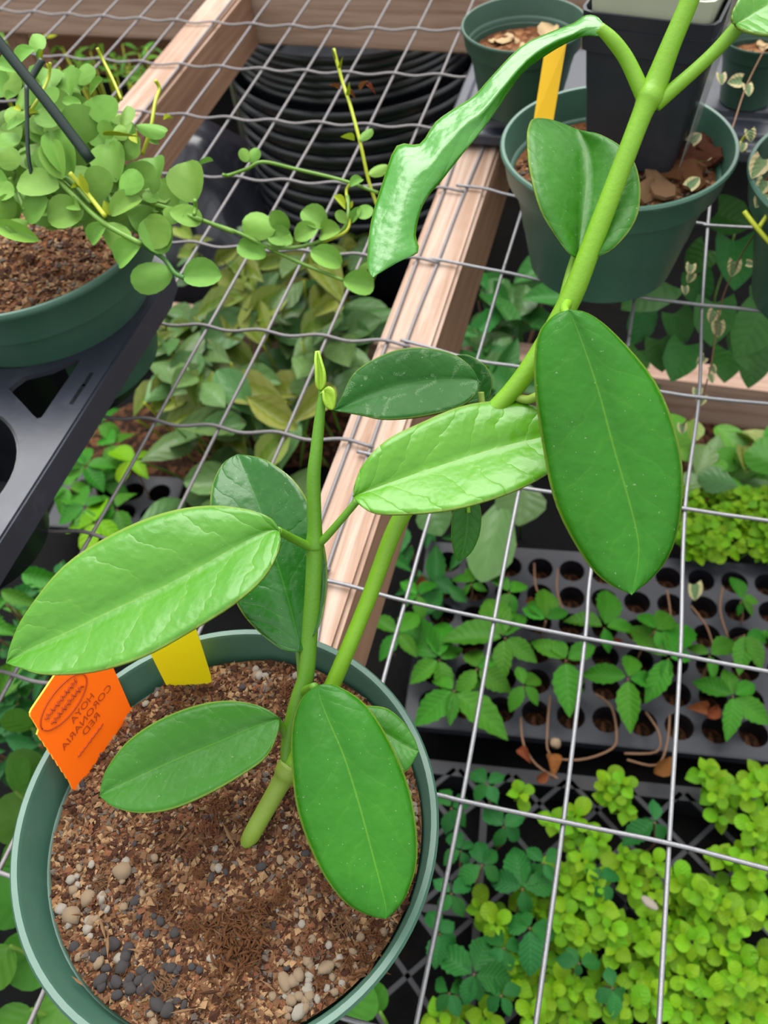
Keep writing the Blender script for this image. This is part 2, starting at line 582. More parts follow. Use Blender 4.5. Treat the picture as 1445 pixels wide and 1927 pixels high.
# ------------------------------------------------------------------ leaf builders
def leaf_mesh(name, prof, mat, rows=7, half=2, fold=0.12, curl=0.12, cup=0.0, serr=0.0, shape='', noise_a=0.0):
    """unit leaf along +Y, width 1 across X; prof(t) gives half width 0..0.5"""
    v, f, uv = [], [], []
    cols = 2 * half + 1
    for i in range(rows + 1):
        t = (1 - math.cos(math.pi * i / rows)) / 2 if not serr else i / rows
        wd = prof(t)
        for j in range(cols):
            s = (j - half) / half
            x = s * wd
            y = t
            if serr and abs(s) > 0.9 and 0 < i < rows:
                x *= 1 + (serr if i % 2 else -serr * 0.4)
            if shape == 'heart':
                y = t - 0.2 * abs(s) ** 1.3 * max(0, 1 - t * 2.4)
            zz = fold * abs(s) * wd * 2 - curl * t * t - cup * (s * wd) ** 2 + noise_a * math.sin(7 * t + 3 * s)
            v.append((x, y, zz))
            uv.append(((s + 1) / 2, t))
    for i in range(rows):
        for j in range(cols - 1):
            a = i * cols + j
            f.append((a, a + 1, a + cols + 1, a + cols))
    o = part(name, (v, f), mat, None, True, uv)
    me = o.data
    bpy.data.objects.remove(o)
    return me


def p_round(t): return 0.5 * math.sqrt(max(0, 1 - (2 * t - 1) ** 2)) * (0.86 + 0.28 * t) if 0 < t < 1 else 0.02
def p_obov(t): return 0.5 * (math.sin(math.pi * min(1, t ** 1.35)) ** 0.75 if 0 < t < 1 else 0.02)
def p_ovate(t): return 0.5 * (math.sin(math.pi * t ** 0.8) ** 0.9 if 0 < t < 1 else 0.01)
def p_lance(t): return 0.5 * (math.sin(math.pi * t ** 0.9) ** 1.15 if 0 < t < 1 else 0.01)
def p_heart(t): return 0.5 * (min(1, math.sin(math.pi * (0.28 + 0.72 * t)) ** 0.9 * 1.05) if t < 1 else 0.0)


LM = {}
LM['disch'] = [leaf_mesh('leaf', p_round, M['disch'], 8, 2, 0.10, 0.05), leaf_mesh('leaf', p_round, M['disch'], 8, 2, 0.30, 0.22), leaf_mesh('leaf', p_round, M['disch'], 8, 2, -0.14, 0.12)]
LM['dischy'] = [leaf_mesh('leaf', p_ovate, M['dischy'], 7, 2, 0.3, 0.1)]
LM['lime'] = [leaf_mesh('leaf', p_round, M['lime'], 7, 2, 0.12, 0.12), leaf_mesh('leaf', p_ovate, M['lime'], 7, 2, 0.15, 0.16)]
LM['palm'] = [leaf_mesh('leaflet', p_ovate, M['palm'], 12, 2, 0.16, 0.16, serr=0.09), leaf_mesh('leaflet', p_ovate, M['palm'], 12, 2, 0.1, 0.25, serr=0.09)]
LM['palmdk'] = [leaf_mesh('leaflet', p_ovate, M['palmdk'], 12, 2, 0.16, 0.18, serr=0.10), leaf_mesh('leaflet', p_lance, M['palmdk'], 12, 2, 0.1, 0.2, serr=0.10)]
LM['wax'] = [leaf_mesh('leaf', p_obov, M['wax'], 8, 2, 0.2, 0.12), leaf_mesh('leaf', p_obov, M['wax'], 8, 2, -0.1, 0.25)]
LM['olive'] = [leaf_mesh('leaf', p_obov, M['olive'], 8, 2, 0.25, 0.1), leaf_mesh('leaf', p_ovate, M['olive'], 8, 2, 0.35, 0.2)]
LM['heart'] = [leaf_mesh('leaf', p_heart, M['heart'], 8, 3, 0.1, 0.15, shape='heart'), leaf_mesh('leaf', p_heart, M['heart'], 8, 3, 0.16, 0.05, shape='heart')]
LM['varieg'] = [leaf_mesh('leaf', p_heart, M['varieg'], 7, 3, 0.12, 0.08, shape='heart')]
LM['roundlf'] = [leaf_mesh('leaf', p_round, M['roundlf'], 9, 3, 0.08, 0.1), leaf_mesh('leaf', p_round, M['roundlf'], 9, 3, -0.08, 0.08)]
LM['bamboo'] = [leaf_mesh('leaf', p_lance, M['bamboo'], 6, 1, 0.1, 0.2)]
LM['dryleaf'] = [leaf_mesh('dry_leaf', p_ovate, M['dryleaf'], 7, 2, 0.5, 0.4, noise_a=0.08)]


def leaf_at(key, base, tip, width, up, parent, name='leaf', var=None):
    base, tip = V(base), V(tip)
    d = tip - base
    L = d.length
    y = d.normalized()
    z = V(up) - y * V(up).dot(y)
    z.normalize()
    x = y.cross(z)
    mt = Matrix((x * width, y * L, z * L)).transposed().to_4x4()
    mt.translation = base
    ms = LM[key]
    return inst(name, ms[var if var is not None else rnd.randrange(len(ms))], mt, parent)


TOCAM = V((0.21, -0.57, 0.79)).normalized()


# hero leaf: outline measured at stations; the blade lies on a plane (or given depths) with a folded, bulged cross-section
def hero_leaf(parent, mat, stations, d0=None, nrm=None, fold=0.0, bulge=0.0, droop=0.0, wav=0.0, deps=None, rows=4, th=0.0009, half=7, name='leaf', label=None, seed=0, ref=None, twist=0.0):
    st = []
    for s in stations:
        if len(s) == 3 and not isinstance(s[0], (int, float)):
            st.append([V((q[0], q[1], 0)) for q in s])
        else:
            p = V((s[0], s[1], 0))
            st.append([p, p.copy(), p.copy()])
    n = len(st)
    R_ = (n - 1) * rows
    cols = 2 * half + 1
    if nrm is not None:
        nrm = V(nrm).normalized()
        mid = ref or st[n // 2][1]
        p0 = D(mid[0], mid[1], d0)
    tip0, tip1 = st[0][1], st[-1][1]
    verts, faces, uv = [], [], []
    for i in range(R_ + 1):
        tt = i / rows
        Lp, Mp, Rp = (cr([q[k] for q in st], tt) for k in range(3))
        t = i / R_
        env = math.sin(math.pi * t) if 0 < t < 1 else 0
        for j in range(cols):
            s = (j - half) / half
            px = Mp.lerp(Lp, -s) if s < 0 else Mp.lerp(Rp, s)
            a = abs(s)
            hgt = env * (fold * a - fold * 0.0 + bulge * math.sin(math.pi * a) ** 0.8) - droop * t * t
            hgt += env * wav * math.sin(9 * t + 2.2 * s + seed) * a
            hgt += env * wav * 0.6 * math.sin(23 * t + (3 if s > 0 else 0) + seed) * a * a
            hgt += twist * s * (t - 0.5)
            if deps is not None:
                dl, dm, dr = (cr(q, tt) for q in deps)
                dd = dm + (dl - dm) * a if s < 0 else dm + (dr - dm) * a
                p = D(px.x, px.y, dd - hgt)
            else:
                r = ray(px.x, px.y)
                p = CAM + r * ((nrm.dot(p0 - CAM) + hgt) / nrm.dot(r))
            verts.append(p)
            uv.append(((s + 1) / 2, t))
    for i in range(R_):
        for j in range(cols - 1):
            q = i * cols + j
            faces.append((q, q + 1, q + cols + 1, q + cols))
    # make the faces look towards the viewer's side (the upper side of the blade)
    c = faces[len(faces) // 2]
    fn = (verts[c[1]] - verts[c[0]]).cross(verts[c[3]] - verts[c[0]])
    if fn.dot(CAM - verts[c[0]]) < 0:
        faces = [tuple(reversed(g)) for g in faces]
    o = part(name, (verts, faces), mat, parent, True, uv)
    so_ = o.modifiers.new('thickness', 'SOLIDIFY')
    so_.thickness = th
    so_.offset = -1
    if label:
        o['label'] = label
    return o


def stem(parent, pts, mat, k=5, n=12, name='stem', label=None):
    """pts: (px, py, depth, width in px)"""
    P_ = [D(p[0], p[1], p[2]) for p in pts]
    r_ = [p[3] * p[2] / FPX / 2 for p in pts]
    o = part(name, tube(smooth(P_, k), smooth(r_, k), n), mat, parent)
    if label:
        o['label'] = label
    return o


# ------------------------------------------------------------------ floor and back wall
def grid_floor(x0, x1, y0, y1, z, nx, ny, amp, sc):
    v, f = [], []
    for j in range(ny + 1):
        for i in range(nx + 1):
            x = x0 + (x1 - x0) * i / nx
            y = y0 + (y1 - y0) * j / ny
            v.append(V((x, y, z + amp * noise.noise(V((x * sc, y * sc, 3.1))) + amp * 0.4 * noise.noise(V((x * sc * 3, y * sc * 3, 7))))))
    for j in range(ny):
        for i in range(nx):
            a = j * (nx + 1) + i
            f.append((a, a + 1, a + nx + 2, a + nx + 1))
    return v, f


FZ = -0.57
o = part('floor', grid_floor(-3.2, 2.2, -1.2, 3.0, FZ, 110, 90, 0.006, 5.0), M['floor'])
o['kind'] = 'structure'
o = part('wall_back', box((-3.2, 1.9, FZ - 0.02), (2.2, 1.96, 0.5)), M['backwall'], None, False)
o['kind'] = 'structure'
for i in range(8):
    b = part('plank', box((-3.2, 1.88, FZ + 0.005 + i * 0.13), (2.2, 1.90, FZ + 0.128 + i * 0.13)), M['backwall'], o, False)

# ------------------------------------------------------------------ the timber bench
bench = thing('greenhouse_bench', 'timber bench frame of pale joists and a brown header carrying the wire mesh', 'bench', (-0.4, 0.5, FZ))
MT = -0.0014


def beam(name, lo, hi, m_top, m_side, bev=0.003):
    bm = bmesh.new()
    vs, fs = box(lo, hi)
    vv = [bm.verts.new(q) for q in vs]
    for g in fs:
        bm.faces.new([vv[i] for i in g])
    bmesh.ops.bevel(bm, geom=bm.edges[:], offset=bev, segments=2, affect='EDGES')
    me_v = [q.co.copy() for q in bm.verts]
    bm.verts.index_update()
    me_f = [tuple(q.index for q in g.verts) for g in bm.faces]
    bm.normal_update()
    fm = [0 if g.normal.z > 0.7 else 1 for g in bm.faces]
    bm.free()
    return part(name, (me_v, me_f), [m_top, m_side], bench, False, None, fm)


beam('joist', (-0.2295, -0.25, MT - 0.089), (-0.1865, 1.02, MT), M['woodpale'], M['woodface'])
beam('joist', (-0.597, -0.25, MT - 0.071), (-0.5545, 1.02, MT), M['woodpale'], M['woodface'])
beam('header', (-1.5, 1.021, MT - 0.070), (0.5, 1.06, MT + 0.02), M['woodhead'], M['woodhead'])
beam('header', (-1.5, -0.30, MT - 0.089), (0.5, -0.26, MT), M['woodhead'], M['woodhead'])
for x in (-0.95, 0.4):
    for y in (1.06, -0.34):
        beam('post', (x - 0.02, y, FZ), (x + 0.02, y + 0.04, MT - 0.002), M['woodface'], M['woodface'])
rail = tag(part('ground_rail', box((-1.3, 0.93, FZ), (0.6, 0.972, -0.478)), M['woodhead'], None, False), 'brown timber rail lying on the ground beneath the far end of the bench', 'timber')

# ------------------------------------------------------------------ welded wire mesh sheets
WR = 0.00125
sheet_r = thing('wire_mesh_sheet', 'bright galvanised welded wire mesh sheet to the right of the pale joist', 'wire mesh', (0.0, 0.3, 0.0))
sheet_l = thing('wire_mesh_sheet', 'weathered grey wire mesh sheet with kinked wires to the left of the joist', 'wire mesh', (-0.4, 0.6, 0.0))


def wire(px, parent, mat, z=0.0, ext0=None, ext1=None, wob=0.0006, crimp=0.0):
    P_ = [Z(x, y, z) for x, y in px]
    if ext0 is not None:
        P_.insert(0, P_[0] + (P_[0] - P_[1]).normalized() * ext0)
    if ext1 is not None:
        P_.append(P_[-1] + (P_[-1] - P_[-2]).normalized() * ext1)
    Q = smooth(P_, 8)
    for i, q in enumerate(Q):
        q.z += wob * noise.noise(V((q.x * 30, q.y * 30, 1)))
        if crimp:
            q.y += crimp * math.sin(2 * math.pi * q.x / 0.0478)
    return part('wire', tube(Q, WR, 8), mat, parent)


w_ = M['wire']
# long wires
wire([(1240, 1927), (1259, 1587), (1280, 1233), (1289, 957), (1315, 749), (1321, 576), (1332, 422), (1336, 380)], sheet_r, w_, 0, 0.15, 0.35)
wire([(1008, 1927), (1060, 1547), (1101, 1201), (1112, 1075), (1150, 850), (1183, 640), (1190, 590)], sheet_r, w_, 0, 0.15, 0.45)
wire([(783, 1927), (869, 1507), (930, 1167), (977, 922), (1030, 690)], sheet_r, w_, 0, 0.15, 0.5)
wire([(620, 1690), (720, 1285), (763, 1131), (810, 965), (897, 680), (946, 511), (965, 450)], sheet_r, w_, 0, 0.2, 0.35)
wire([(605, 1150), (619, 1060), (695, 849), (772, 624), (824, 493), (867, 380), (925, 240)], sheet_r, M['wireold'], 0, 0.25, 0.3)
A_ = Z(1445, 1635); B_ = Z(1259, 1587)
wire([(1500, 1400), (1490, 1000), (1480, 760), (1475, 590), (1470, 420)], sheet_r, w_, 0, 0.3, 0.3)
# cross wires
wire([(560, 1880), (650, 1917), (780, 1950), (1000, 2010)], sheet_r, w_, 0.0022, 0.05, 0.3)
wire([(560, 1440), (700, 1472), (828, 1497), (869, 1507), (1060, 1547), (1259, 1587), (1445, 1635)], sheet_r, w_, 0.0022, 0.03, 0.15)
wire([(612, 1092), (660, 1103), (763, 1131), (930, 1167), (1101, 1201), (1280, 1233), (1445, 1264)], sheet_r, w_, 0.0022, 0.0, 0.15)
wire([(678, 851), (760, 870), (850, 893), (977, 917), (1130, 938), (1289, 957), (1445, 980)], sheet_r, w_, 0.0022, 0.0, 0.15)
wire([(757, 640), (800, 652), (896, 679), (981, 691), (1110, 715), (1239, 736), (1313, 747), (1445, 760)], sheet_r, w_, 0.0022, 0.0, 0.15)
wire([(808, 488), (829, 490), (942, 511), (984, 520), (1100, 545), (1210, 560), (1319, 574), (1445, 586)], sheet_r, w_, 0.0022, 0.0, 0.15)
wire([(862, 349), (912, 355), (962, 368), (1100, 395), (1308, 419), (1332, 424), (1445, 430)], sheet_r, w_, 0.0022, 0.0, 0.15)
for yy in (0.72, 0.82, 0.92, 1.015):
    part('wire', tube([V((-0.215 + 0.03 * i, yy, 0.0022 + 0.0005 * math.sin(i))) for i in range(20)], WR, 8), w_, sheet_r)
# left sheet
wo = M['wireold']
for i in range(14):
    x0 = -0.2215 - (i * 0.0478 if i else 0.0) - (0.0 if i == 0 else -0.0015)
    pts = []
    for j in range(26):
        y = -0.22 + j * 0.05
        pts.append(V((x0 - 0.003 * (y - 0.3) - 0.012 * max(0, y - 0.55) * (i / 8.0) ** 1.5 + 0.0007 * noise.noise(V((i * 3.7, y * 9, 0))), y, 0.0006 * noise.noise(V((i * 5.1, y * 8, 4))))))
    part('wire', tube(smooth(pts, 3), WR, 8), wo, sheet_l)
for j in range(-2, 10):
    y0 = 0.0165 + 0.1005 * j
    pts = []
    for i in range(140):
        x = -0.204 - i * 0.0048
        u = (-0.2215 - x) / 0.0478
        y = y0 - 0.05 * (-(x + 0.2215)) + (0.04 if j < 4 else 0.10) * max(0, -(x + 0.36)) ** 1.5
        pts.append(V((x, y + 0.0016 * math.sin(2 * math.pi * u + 0.8) * (0.35 + 0.65 * min(1, max(0, (j + 1) / 4))), 0.0022 + 0.0007 * math.cos(2 * math.pi * u))))
    part('wire', tube(pts, WR, 6), wo, sheet_l)


# ------------------------------------------------------------------ pots
def pot_profile(R, h, lip=0.024):
    k = R / 0.0815
    q = h / 0.102
    return [(0.0, 0.0), (0.050 * k, 0.0), (0.0545 * k, 0.002 * q), (0.0615 * k, 0.036 * q), (0.0622 * k, 0.0375 * q), (0.066 * k, 0.058 * q), (0.0667 * k, 0.0595 * q),
            (0.0715 * k, 0.0775 * q), (0.0755 * k, 0.0782 * q), (0.0762 * k, 0.080 * q), (0.0792 * k, 0.0965 * q), (0.0812 * k, 0.0985 * q), (0.0815 * k, 0.1005 * q),
            (0.0806 * k, 0.102 * q), (0.0785 * k, 0.1018 * q), (0.0775 * k, 0.1000 * q), (0.0745 * k, 0.082 * q), (0.0738 * k, 0.0805 * q), (0.0722 * k, 0.0800 * q),
            (0.0712 * k, 0.0785 * q), (0.0700 * k, 0.074 * q), (0.0692 * k, 0.0735 * q), (0.066 * k, 0.058 * q), (0.052 * k, 0.004 * q), (0.0, 0.004 * q)]


def chips(n, disc, hfun, size, seed, asp=2.4):
    """loose chips as one mesh with 5 materials"""
    r = random.Random(seed)
    v, f, fm = [], [], []
    for _ in range(n):
        x, y = disc(r)
        L = size * (0.45 + r.random() ** 2 * 1.5)
        wx = L / (1 + r.random() * asp)
        wz = wx * (0.35 + 0.4 * r.random())
        a = r.random() * 6.283
        tl = (r.random() - 0.5) * 1.3
        ca, sa, ct, st_ = math.cos(a), math.sin(a), math.cos(tl), math.sin(tl)
        z = hfun(x, y) + wz * 0.35
        o = len(v)
        for q in ((-1, 0, 0), (0, -1, 0), (0.1, 0, 1), (1, 0, 0), (0, 1, 0), (0, 0.1, -1)):
            px = q[0] * L / 2 * (0.7 + 0.5 * r.random())
            py = q[1] * wx / 2 * (0.7 + 0.5 * r.random())
            pz = q[2] * wz / 2
            px, pz = px * ct - pz * st_, px * st_ + pz * ct
            v.append(V((x + px * ca - py * sa, y + px * sa + py * ca, z + pz)))
        for g in ((0, 1, 2), (1, 3, 2), (3, 4, 2), (4, 0, 2), (1, 0, 5), (3, 1, 5), (4, 3, 5), (0, 4, 5)):
            f.append((o + g[0], o + g[1], o + g[2]))
        mi = r.choices(range(5), (25, 32, 11, 22, 10))[0]
        fm += [mi] * 8
    return v, f, fm


CH = [M['c_dark'], M['c_mid'], M['c_red'], M['c_tan'], M['c_grey']]


def soil_disc(cx, cy, R, z, amp, seed, n=28, rough=1.0):
    def hf(x, y):
        d = math.hypot(x - cx, y - cy) / R
        return z + amp * noise.noise(V((x * 45, y * 45, seed))) + amp * 0.7 * noise.noise(V((x * 130, y * 130, seed + 5))) * rough - amp * 0.5 * d ** 3
    v, f = [], []
    m_ = n * 3
    for i in range(n + 1):
        rr = R * i / n
        for j in range(m_):
            a = 2 * math.pi * j / m_
            x, y = cx + rr * math.cos(a), cy + rr * math.sin(a)
            v.append(V((x, y, hf(x, y))))
    for i in range(n):
        for j in range(m_):
            f.append((i * m_ + j, i * m_ + (j + 1) % m_, (i + 1) * m_ + (j + 1) % m_, (i + 1) * m_ + j))
    return (v, f), hf


def rock_mesh(name, mat, seed, flat=0.8, sub=2, jag=0.35):
    bm = bmesh.new()
    bmesh.ops.create_icosphere(bm, subdivisions=sub, radius=1.0)
    for q in bm.verts:
        q.co *= 1 + jag * noise.noise(q.co * 1.3 + V((seed * 7.1, seed, 0)))
        q.co.z *= flat
    me = bpy.data.meshes.new(name)
    bm.to_mesh(me)
    bm.free()
    me.materials.append(mat)
    me.polygons.foreach_set('use_smooth', [True] * len(me.polygons))
    return me


PEB = [rock_mesh('pumice_pebble', M['pumice'], i) for i in range(5)] + [rock_mesh('pumice_pebble', M['pumicewhite'], i + 9) for i in range(3)]
CHA = [rock_mesh('charcoal_pebble', M['charcoal'], i + 20, 0.75, 2, 0.2) for i in range(4)]


def slab_mesh(name, mat, seed):
    r = random.Random(seed)
    n = 9
    ring = [(math.cos(6.283 * i / n) * (0.65 + 0.5 * r.random()), math.sin(6.283 * i / n) * (0.65 + 0.5 * r.random())) for i in range(n)]
    v, f = [], []
    for sc_2, z in ((0.92, -0.22), (1.0, -0.05), (1.0, 0.12), (0.55, 0.28)):
        v += [V((x * sc_2, y * sc_2, z + 0.12 * (r.random() - 0.5) + 0.10 * math.sin(x * 5 + seed))) for x, y in ring]
    for i in range(3):
        for j in range(n):
            f.append((i * n + j, i * n + (j + 1) % n, (i + 1) * n + (j + 1) % n, (i + 1) * n + j))
    f.append(tuple(range(3 * n, 4 * n)))
    f.append(tuple(range(n - 1, -1, -1)))
    o = part(name, (v, f), mat, None, False)
    me = o.data
    bpy.data.objects.remove(o)
    return me


BRK = [slab_mesh('bark_chip', M[q], i + 30) for i, q in enumerate(('bark', 'barkred', 'barkpale', 'bark'))]


def clump_mesh(name, mat, seed, n=46, flat=0.45):
    r = random.Random(seed)
    v, f = [], []
    for _ in range(n):
        d = V((r.gauss(0, 0.5), r.gauss(0, 0.5), abs(r.gauss(0, 0.35)) * flat))
        a = V((r.gauss(0, 1), r.gauss(0, 1), r.gauss(0, 0.4))).normalized()
        b = a.orthogonal().normalized() * (0.05 + 0.09 * r.random())
        c = a.cross(b).normalized() * b.length * 0.6
        L = 0.25 + 0.45 * r.random()
        o = len(v)
        v += [d - a * L, d + b, d + c, d - b, d - c, d + a * L]
        for q in range(4):
            f += [(o, o + 1 + q, o + 1 + (q + 1) % 4), (o + 5, o + 1 + (q + 1) % 4, o + 1 + q)]
    o = part(name, (v, f), mat, None, False)
    me = o.data
    bpy.data.objects.remove(o)
    return me


CLP = [clump_mesh('bark_clump', M[q], i + 3) for i, q in enumerate(('bark', 'c_red', 'bark', 'c_mid'))]
SLV = [clump_mesh('bark_sliver', M[q], i + 13, 1, 0.1) for i, q in enumerate(('bark', 'barkpale', 'barkred', 'c_dark'))]
LIT = [leaf_mesh('dry_leaf_scrap', p_ovate, M['litter'], 7, 2, 0.5 - 0.4 * i, 0.5, noise_a=0.12) for i in range(3)]


def lump(name, me, p, s, parent, asp=1.0, lean=0.5):
    mt = Matrix.Rotation(rnd.random() * 6.28, 4, 'Z') @ Matrix.Rotation((rnd.random() - 0.5) * lean, 4, 'X') @ Matrix.Diagonal((s * asp, s, s, 1))
    mt.translation = V(p)
    return inst(name, me, mt, parent)


# ---- the hoya's pot
hoya = thing('potted_hoya', 'tall leafy hoya with large veined leaves in the front green pot', 'potted plant', (-0.1815, 0.0419, 0.001))
HT = Matrix.Rotation(0.0, 4, 'X') @ Matrix.Rotation(math.atan(0.04), 4, 'Y')
HC = V((-0.1823, 0.0419, 0.0925))
HH = 0.092
prof = pot_profile(0.0842, HH)
hp = part('pot', lathe([(r, z - HH) for r, z in prof], 96, HC, HT.to_3x3()), M['pot'], hoya)
sharp(hp, 40)
(sv, sf), hhf = soil_disc(HC.x + 0.0015, HC.y, 0.0755, 0.0800, 0.0020, 2.0, 44)
hs = part('potting_mix', (sv, sf), M['soil'], hoya)


def disc(cx, cy, R):
    def g(r):
        a = r.random() * 6.283
        q = math.sqrt(r.random()) * R
        return cx + q * math.cos(a), cy + q * math.sin(a)
    return g


cv, cf, cm = chips(16500, disc(HC.x + 0.0015, HC.y, 0.0748), hhf, 0.0024, 5)
o = part('soil_chips', (cv, cf), CH, hs, False, None, cm)
o['kind'] = 'stuff'


def on_soil(px, py):
    p = Z(px, py, 0.0808)
    return p if math.hypot(p.x - HC.x - 0.0015, p.y - HC.y) < 0.0735 else None


def scatter(name, bank, n, region, smin, smax, asp=(1, 1.4), lean=0.6):
    c = 0
    for _ in range(n * 6):
        if c >= n:
            break
        p = on_soil(*region(rnd))
        if p is None:
            continue
        s = 0.8 * (smin + (smax - smin) * rnd.random() ** 1.8) / 2
        p.z = hhf(p.x, p.y) + s * 0.55
        lump(name, rnd.choice(bank), p, s, hs, asp[0] + (asp[1] - asp[0]) * rnd.random(), lean)
        c += 1


gau = lambda x, y, sx, sy: (lambda r: (r.gauss(x, sx), r.gauss(y, sy)))
scatter('pumice_pebble', PEB, 75, lambda r: (r.uniform(90, 800), r.uniform(1260, 1927)), 0.0016, 0.0042)
scatter('pumice_pebble', PEB, 26, gau(150, 1720, 45, 60), 0.003, 0.0058)
scatter('pumice_pebble', PEB, 46, gau(590, 1850, 70, 50), 0.003, 0.0062)
scatter('pumice_pebble', PEB, 55, gau(792, 1620, 16, 130), 0.0022, 0.0048)
scatter('pumice_pebble', PEB, 10, gau(530, 1255, 40, 14), 0.003, 0.005)
scatter('charcoal_pebble', CHA, 60, gau(245, 1840, 70, 50), 0.003, 0.0066)
scatter('charcoal_pebble', CHA, 25, lambda r: (r.uniform(100, 800), r.uniform(1280, 1927)), 0.0022, 0.0044)
scatter('bark_clump', CLP, 46, lambda r: (r.uniform(100, 780), r.uniform(1280, 1927)), 0.006, 0.012, (0.9, 1.5))
scatter('bark_sliver', SLV, 70, lambda r: (r.uniform(100, 780), r.uniform(1280, 1927)), 0.008, 0.022, (1.0, 1.6))
for px, py, s in  ((230, 1640, 0.0035), (440, 1740, 0.0050), (165, 1690, 0.0030), (135, 1722, 0.0034), (455, 1790, 0.0048), (420, 1765, 0.0052), (470, 1765, 0.0042), (430, 1810, 0.0040), (320, 1700, 0.0036), (680, 1800, 0.0040)):
    p = on_soil(px, py)
    if p is None:
        continue
    p.z = hhf(p.x, p.y) + 0.001
    lump('bark_clump', CLP[rnd.choice((0, 2))], p, s * 1.5, hs, 1.1, 0.3) if s > 0.00352 else lump('pumice_pebble', PEB[1], p, s, hs, 1.1, 0.3)

# ---- hoya stems
young, mat_ = M['stem'], M['stemdark']
stem(hoya, [(462, 1600, 0.352, 30), (472, 1574, 0.343, 34), (503, 1518, 0.340, 35), (530, 1470, 0.339, 38), (540, 1452, 0.338, 48), (548, 1436, 0.337, 44)], M['stemold'], label='old pale green stem base')
stem(hoya, [(541, 1452, 0.338, 36), (570, 1395, 0.337, 34), (600, 1335, 0.336, 32), (628, 1283, 0.334, 31), (690, 1135, 0.330, 30), (748, 985, 0.324, 32), (810, 905, 0.318, 33), (880, 822, 0.312, 34), (960, 740, 0.305, 36),
            (1012, 668, 0.300, 37), (1072, 565, 0.294, 41), (1112, 465, 0.289, 39), (1162, 335, 0.283, 37), (1208, 215, 0.278, 38), (1222, 185, 0.277, 50), (1235, 155, 0.276, 44), (1262, 85, 0.272, 37), (1300, -5, 0.267, 35), (1340, -110, 0.26, 34)], young)
stem(hoya, [(538, 1458, 0.338, 24), (540, 1410, 0.337, 25), (548, 1360, 0.336, 27), (562, 1312, 0.335, 30), (576, 1270, 0.333, 31), (582, 1200, 0.331, 31), (588, 1120, 0.327, 31), (592, 1042, 0.324, 32), (592, 1024, 0.323, 35), (592, 990, 0.321, 28), (590, 905, 0.316, 27), (595, 850, 0.313, 24),
            (600, 800, 0.311, 21), (604, 762, 0.309, 17), (606, 740, 0.308, 14), (601, 700, 0.307, 12), (597, 664, 0.306, 7)], mat_)
stem(hoya, [(592, 1032, 0.323, 18), (572, 1024, 0.320, 17), (548, 1012, 0.314, 16), (522, 998, 0.305, 15)], mat_, name='petiole')
stem(hoya, [(592, 1030, 0.323, 16), (612, 1012, 0.320, 15), (642, 978, 0.316, 14), (674, 940, 0.312, 14)], mat_, name='petiole')
stem(hoya, [(542, 1405, 0.337, 20), (538, 1385, 0.336, 17), (528, 1364, 0.333, 13), (522, 1354, 0.330, 11)], mat_, name='petiole')
stem(hoya, [(560, 1310, 0.337, 20), (574, 1300, 0.332, 18), (592, 1292, 0.318, 16)], mat_, name='petiole')
stem(hoya, [(568, 1310, 0.337, 16), (566, 1270, 0.338, 14), (562, 1222, 0.339, 13)], mat_, name='petiole')
stem(hoya, [(1058, 580, 0.295, 20), (1064, 555, 0.296, 22), (1074, 515, 0.297, 21), (1084, 482, 0.298, 19)], young, name='petiole')
stem(hoya, [(1216, 195, 0.278, 30), (1202, 160, 0.277, 30), (1178, 110, 0.275, 28), (1152, 75, 0.273, 26), (1128, 52, 0.272, 20)], young, name='petiole')
stem(hoya, [(1232, 198, 0.278, 28), (1262, 172, 0.276, 27), (1310, 130, 0.273, 25), (1350, 92, 0.270, 25), (1394, 44, 0.266, 28)], young, name='petiole')
stem(hoya, [(905, 738, 0.327, 12), (907, 760, 0.327, 13), (915, 800, 0.326, 13)], M['stemold'], name='petiole')
stem(hoya, [(960, 742, 0.306, 16), (990, 752, 0.303, 17), (1012, 745, 0.299, 17), (1030, 735, 0.296, 15)], M['stemold'], name='petiole')
stem(hoya, [(1072, 566, 0.294, 20), (1062, 580, 0.288, 18), (1066, 592, 0.282, 15)], young, name='petiole')
stem(hoya, [(878, 900, 0.33, 8), (880, 940, 0.331, 8), (882, 965, 0.331, 8)], young, name='petiole')
# shoot tip with its pair of tiny leaves
hero_leaf(hoya, M['bud'], [(604, 738), [(610, 735), (612, 742), (616, 728)], [(610, 752), (620, 750), (627, 735)], [(616, 766), (624, 762), (630, 752)], (626, 771)], 0.306, (0.2, -0.6, 0.7), fold=0.002, rows=3, half=3)
hero_leaf(hoya, M['bud'], [(603, 735), [(597, 725), (603, 720), (610, 722)], [(596, 698), (602, 695), (609, 702)], [(595, 676), (599, 676), (604, 684)], (597, 660)], 0.3055, (0.2, -0.6, 0.7), fold=0.002, rows=3, half=3)

# ---- hoya leaves (outlines in the zoomed crops they were read from)


def S(ox, oy, s, rows_):
    out = []
    for q in rows_:
        if isinstance(q[0], tuple):
            out.append(zc(ox, oy, s, q))
        else:
            out.append((ox + s * q[0], oy + s * q[1]))
    return out


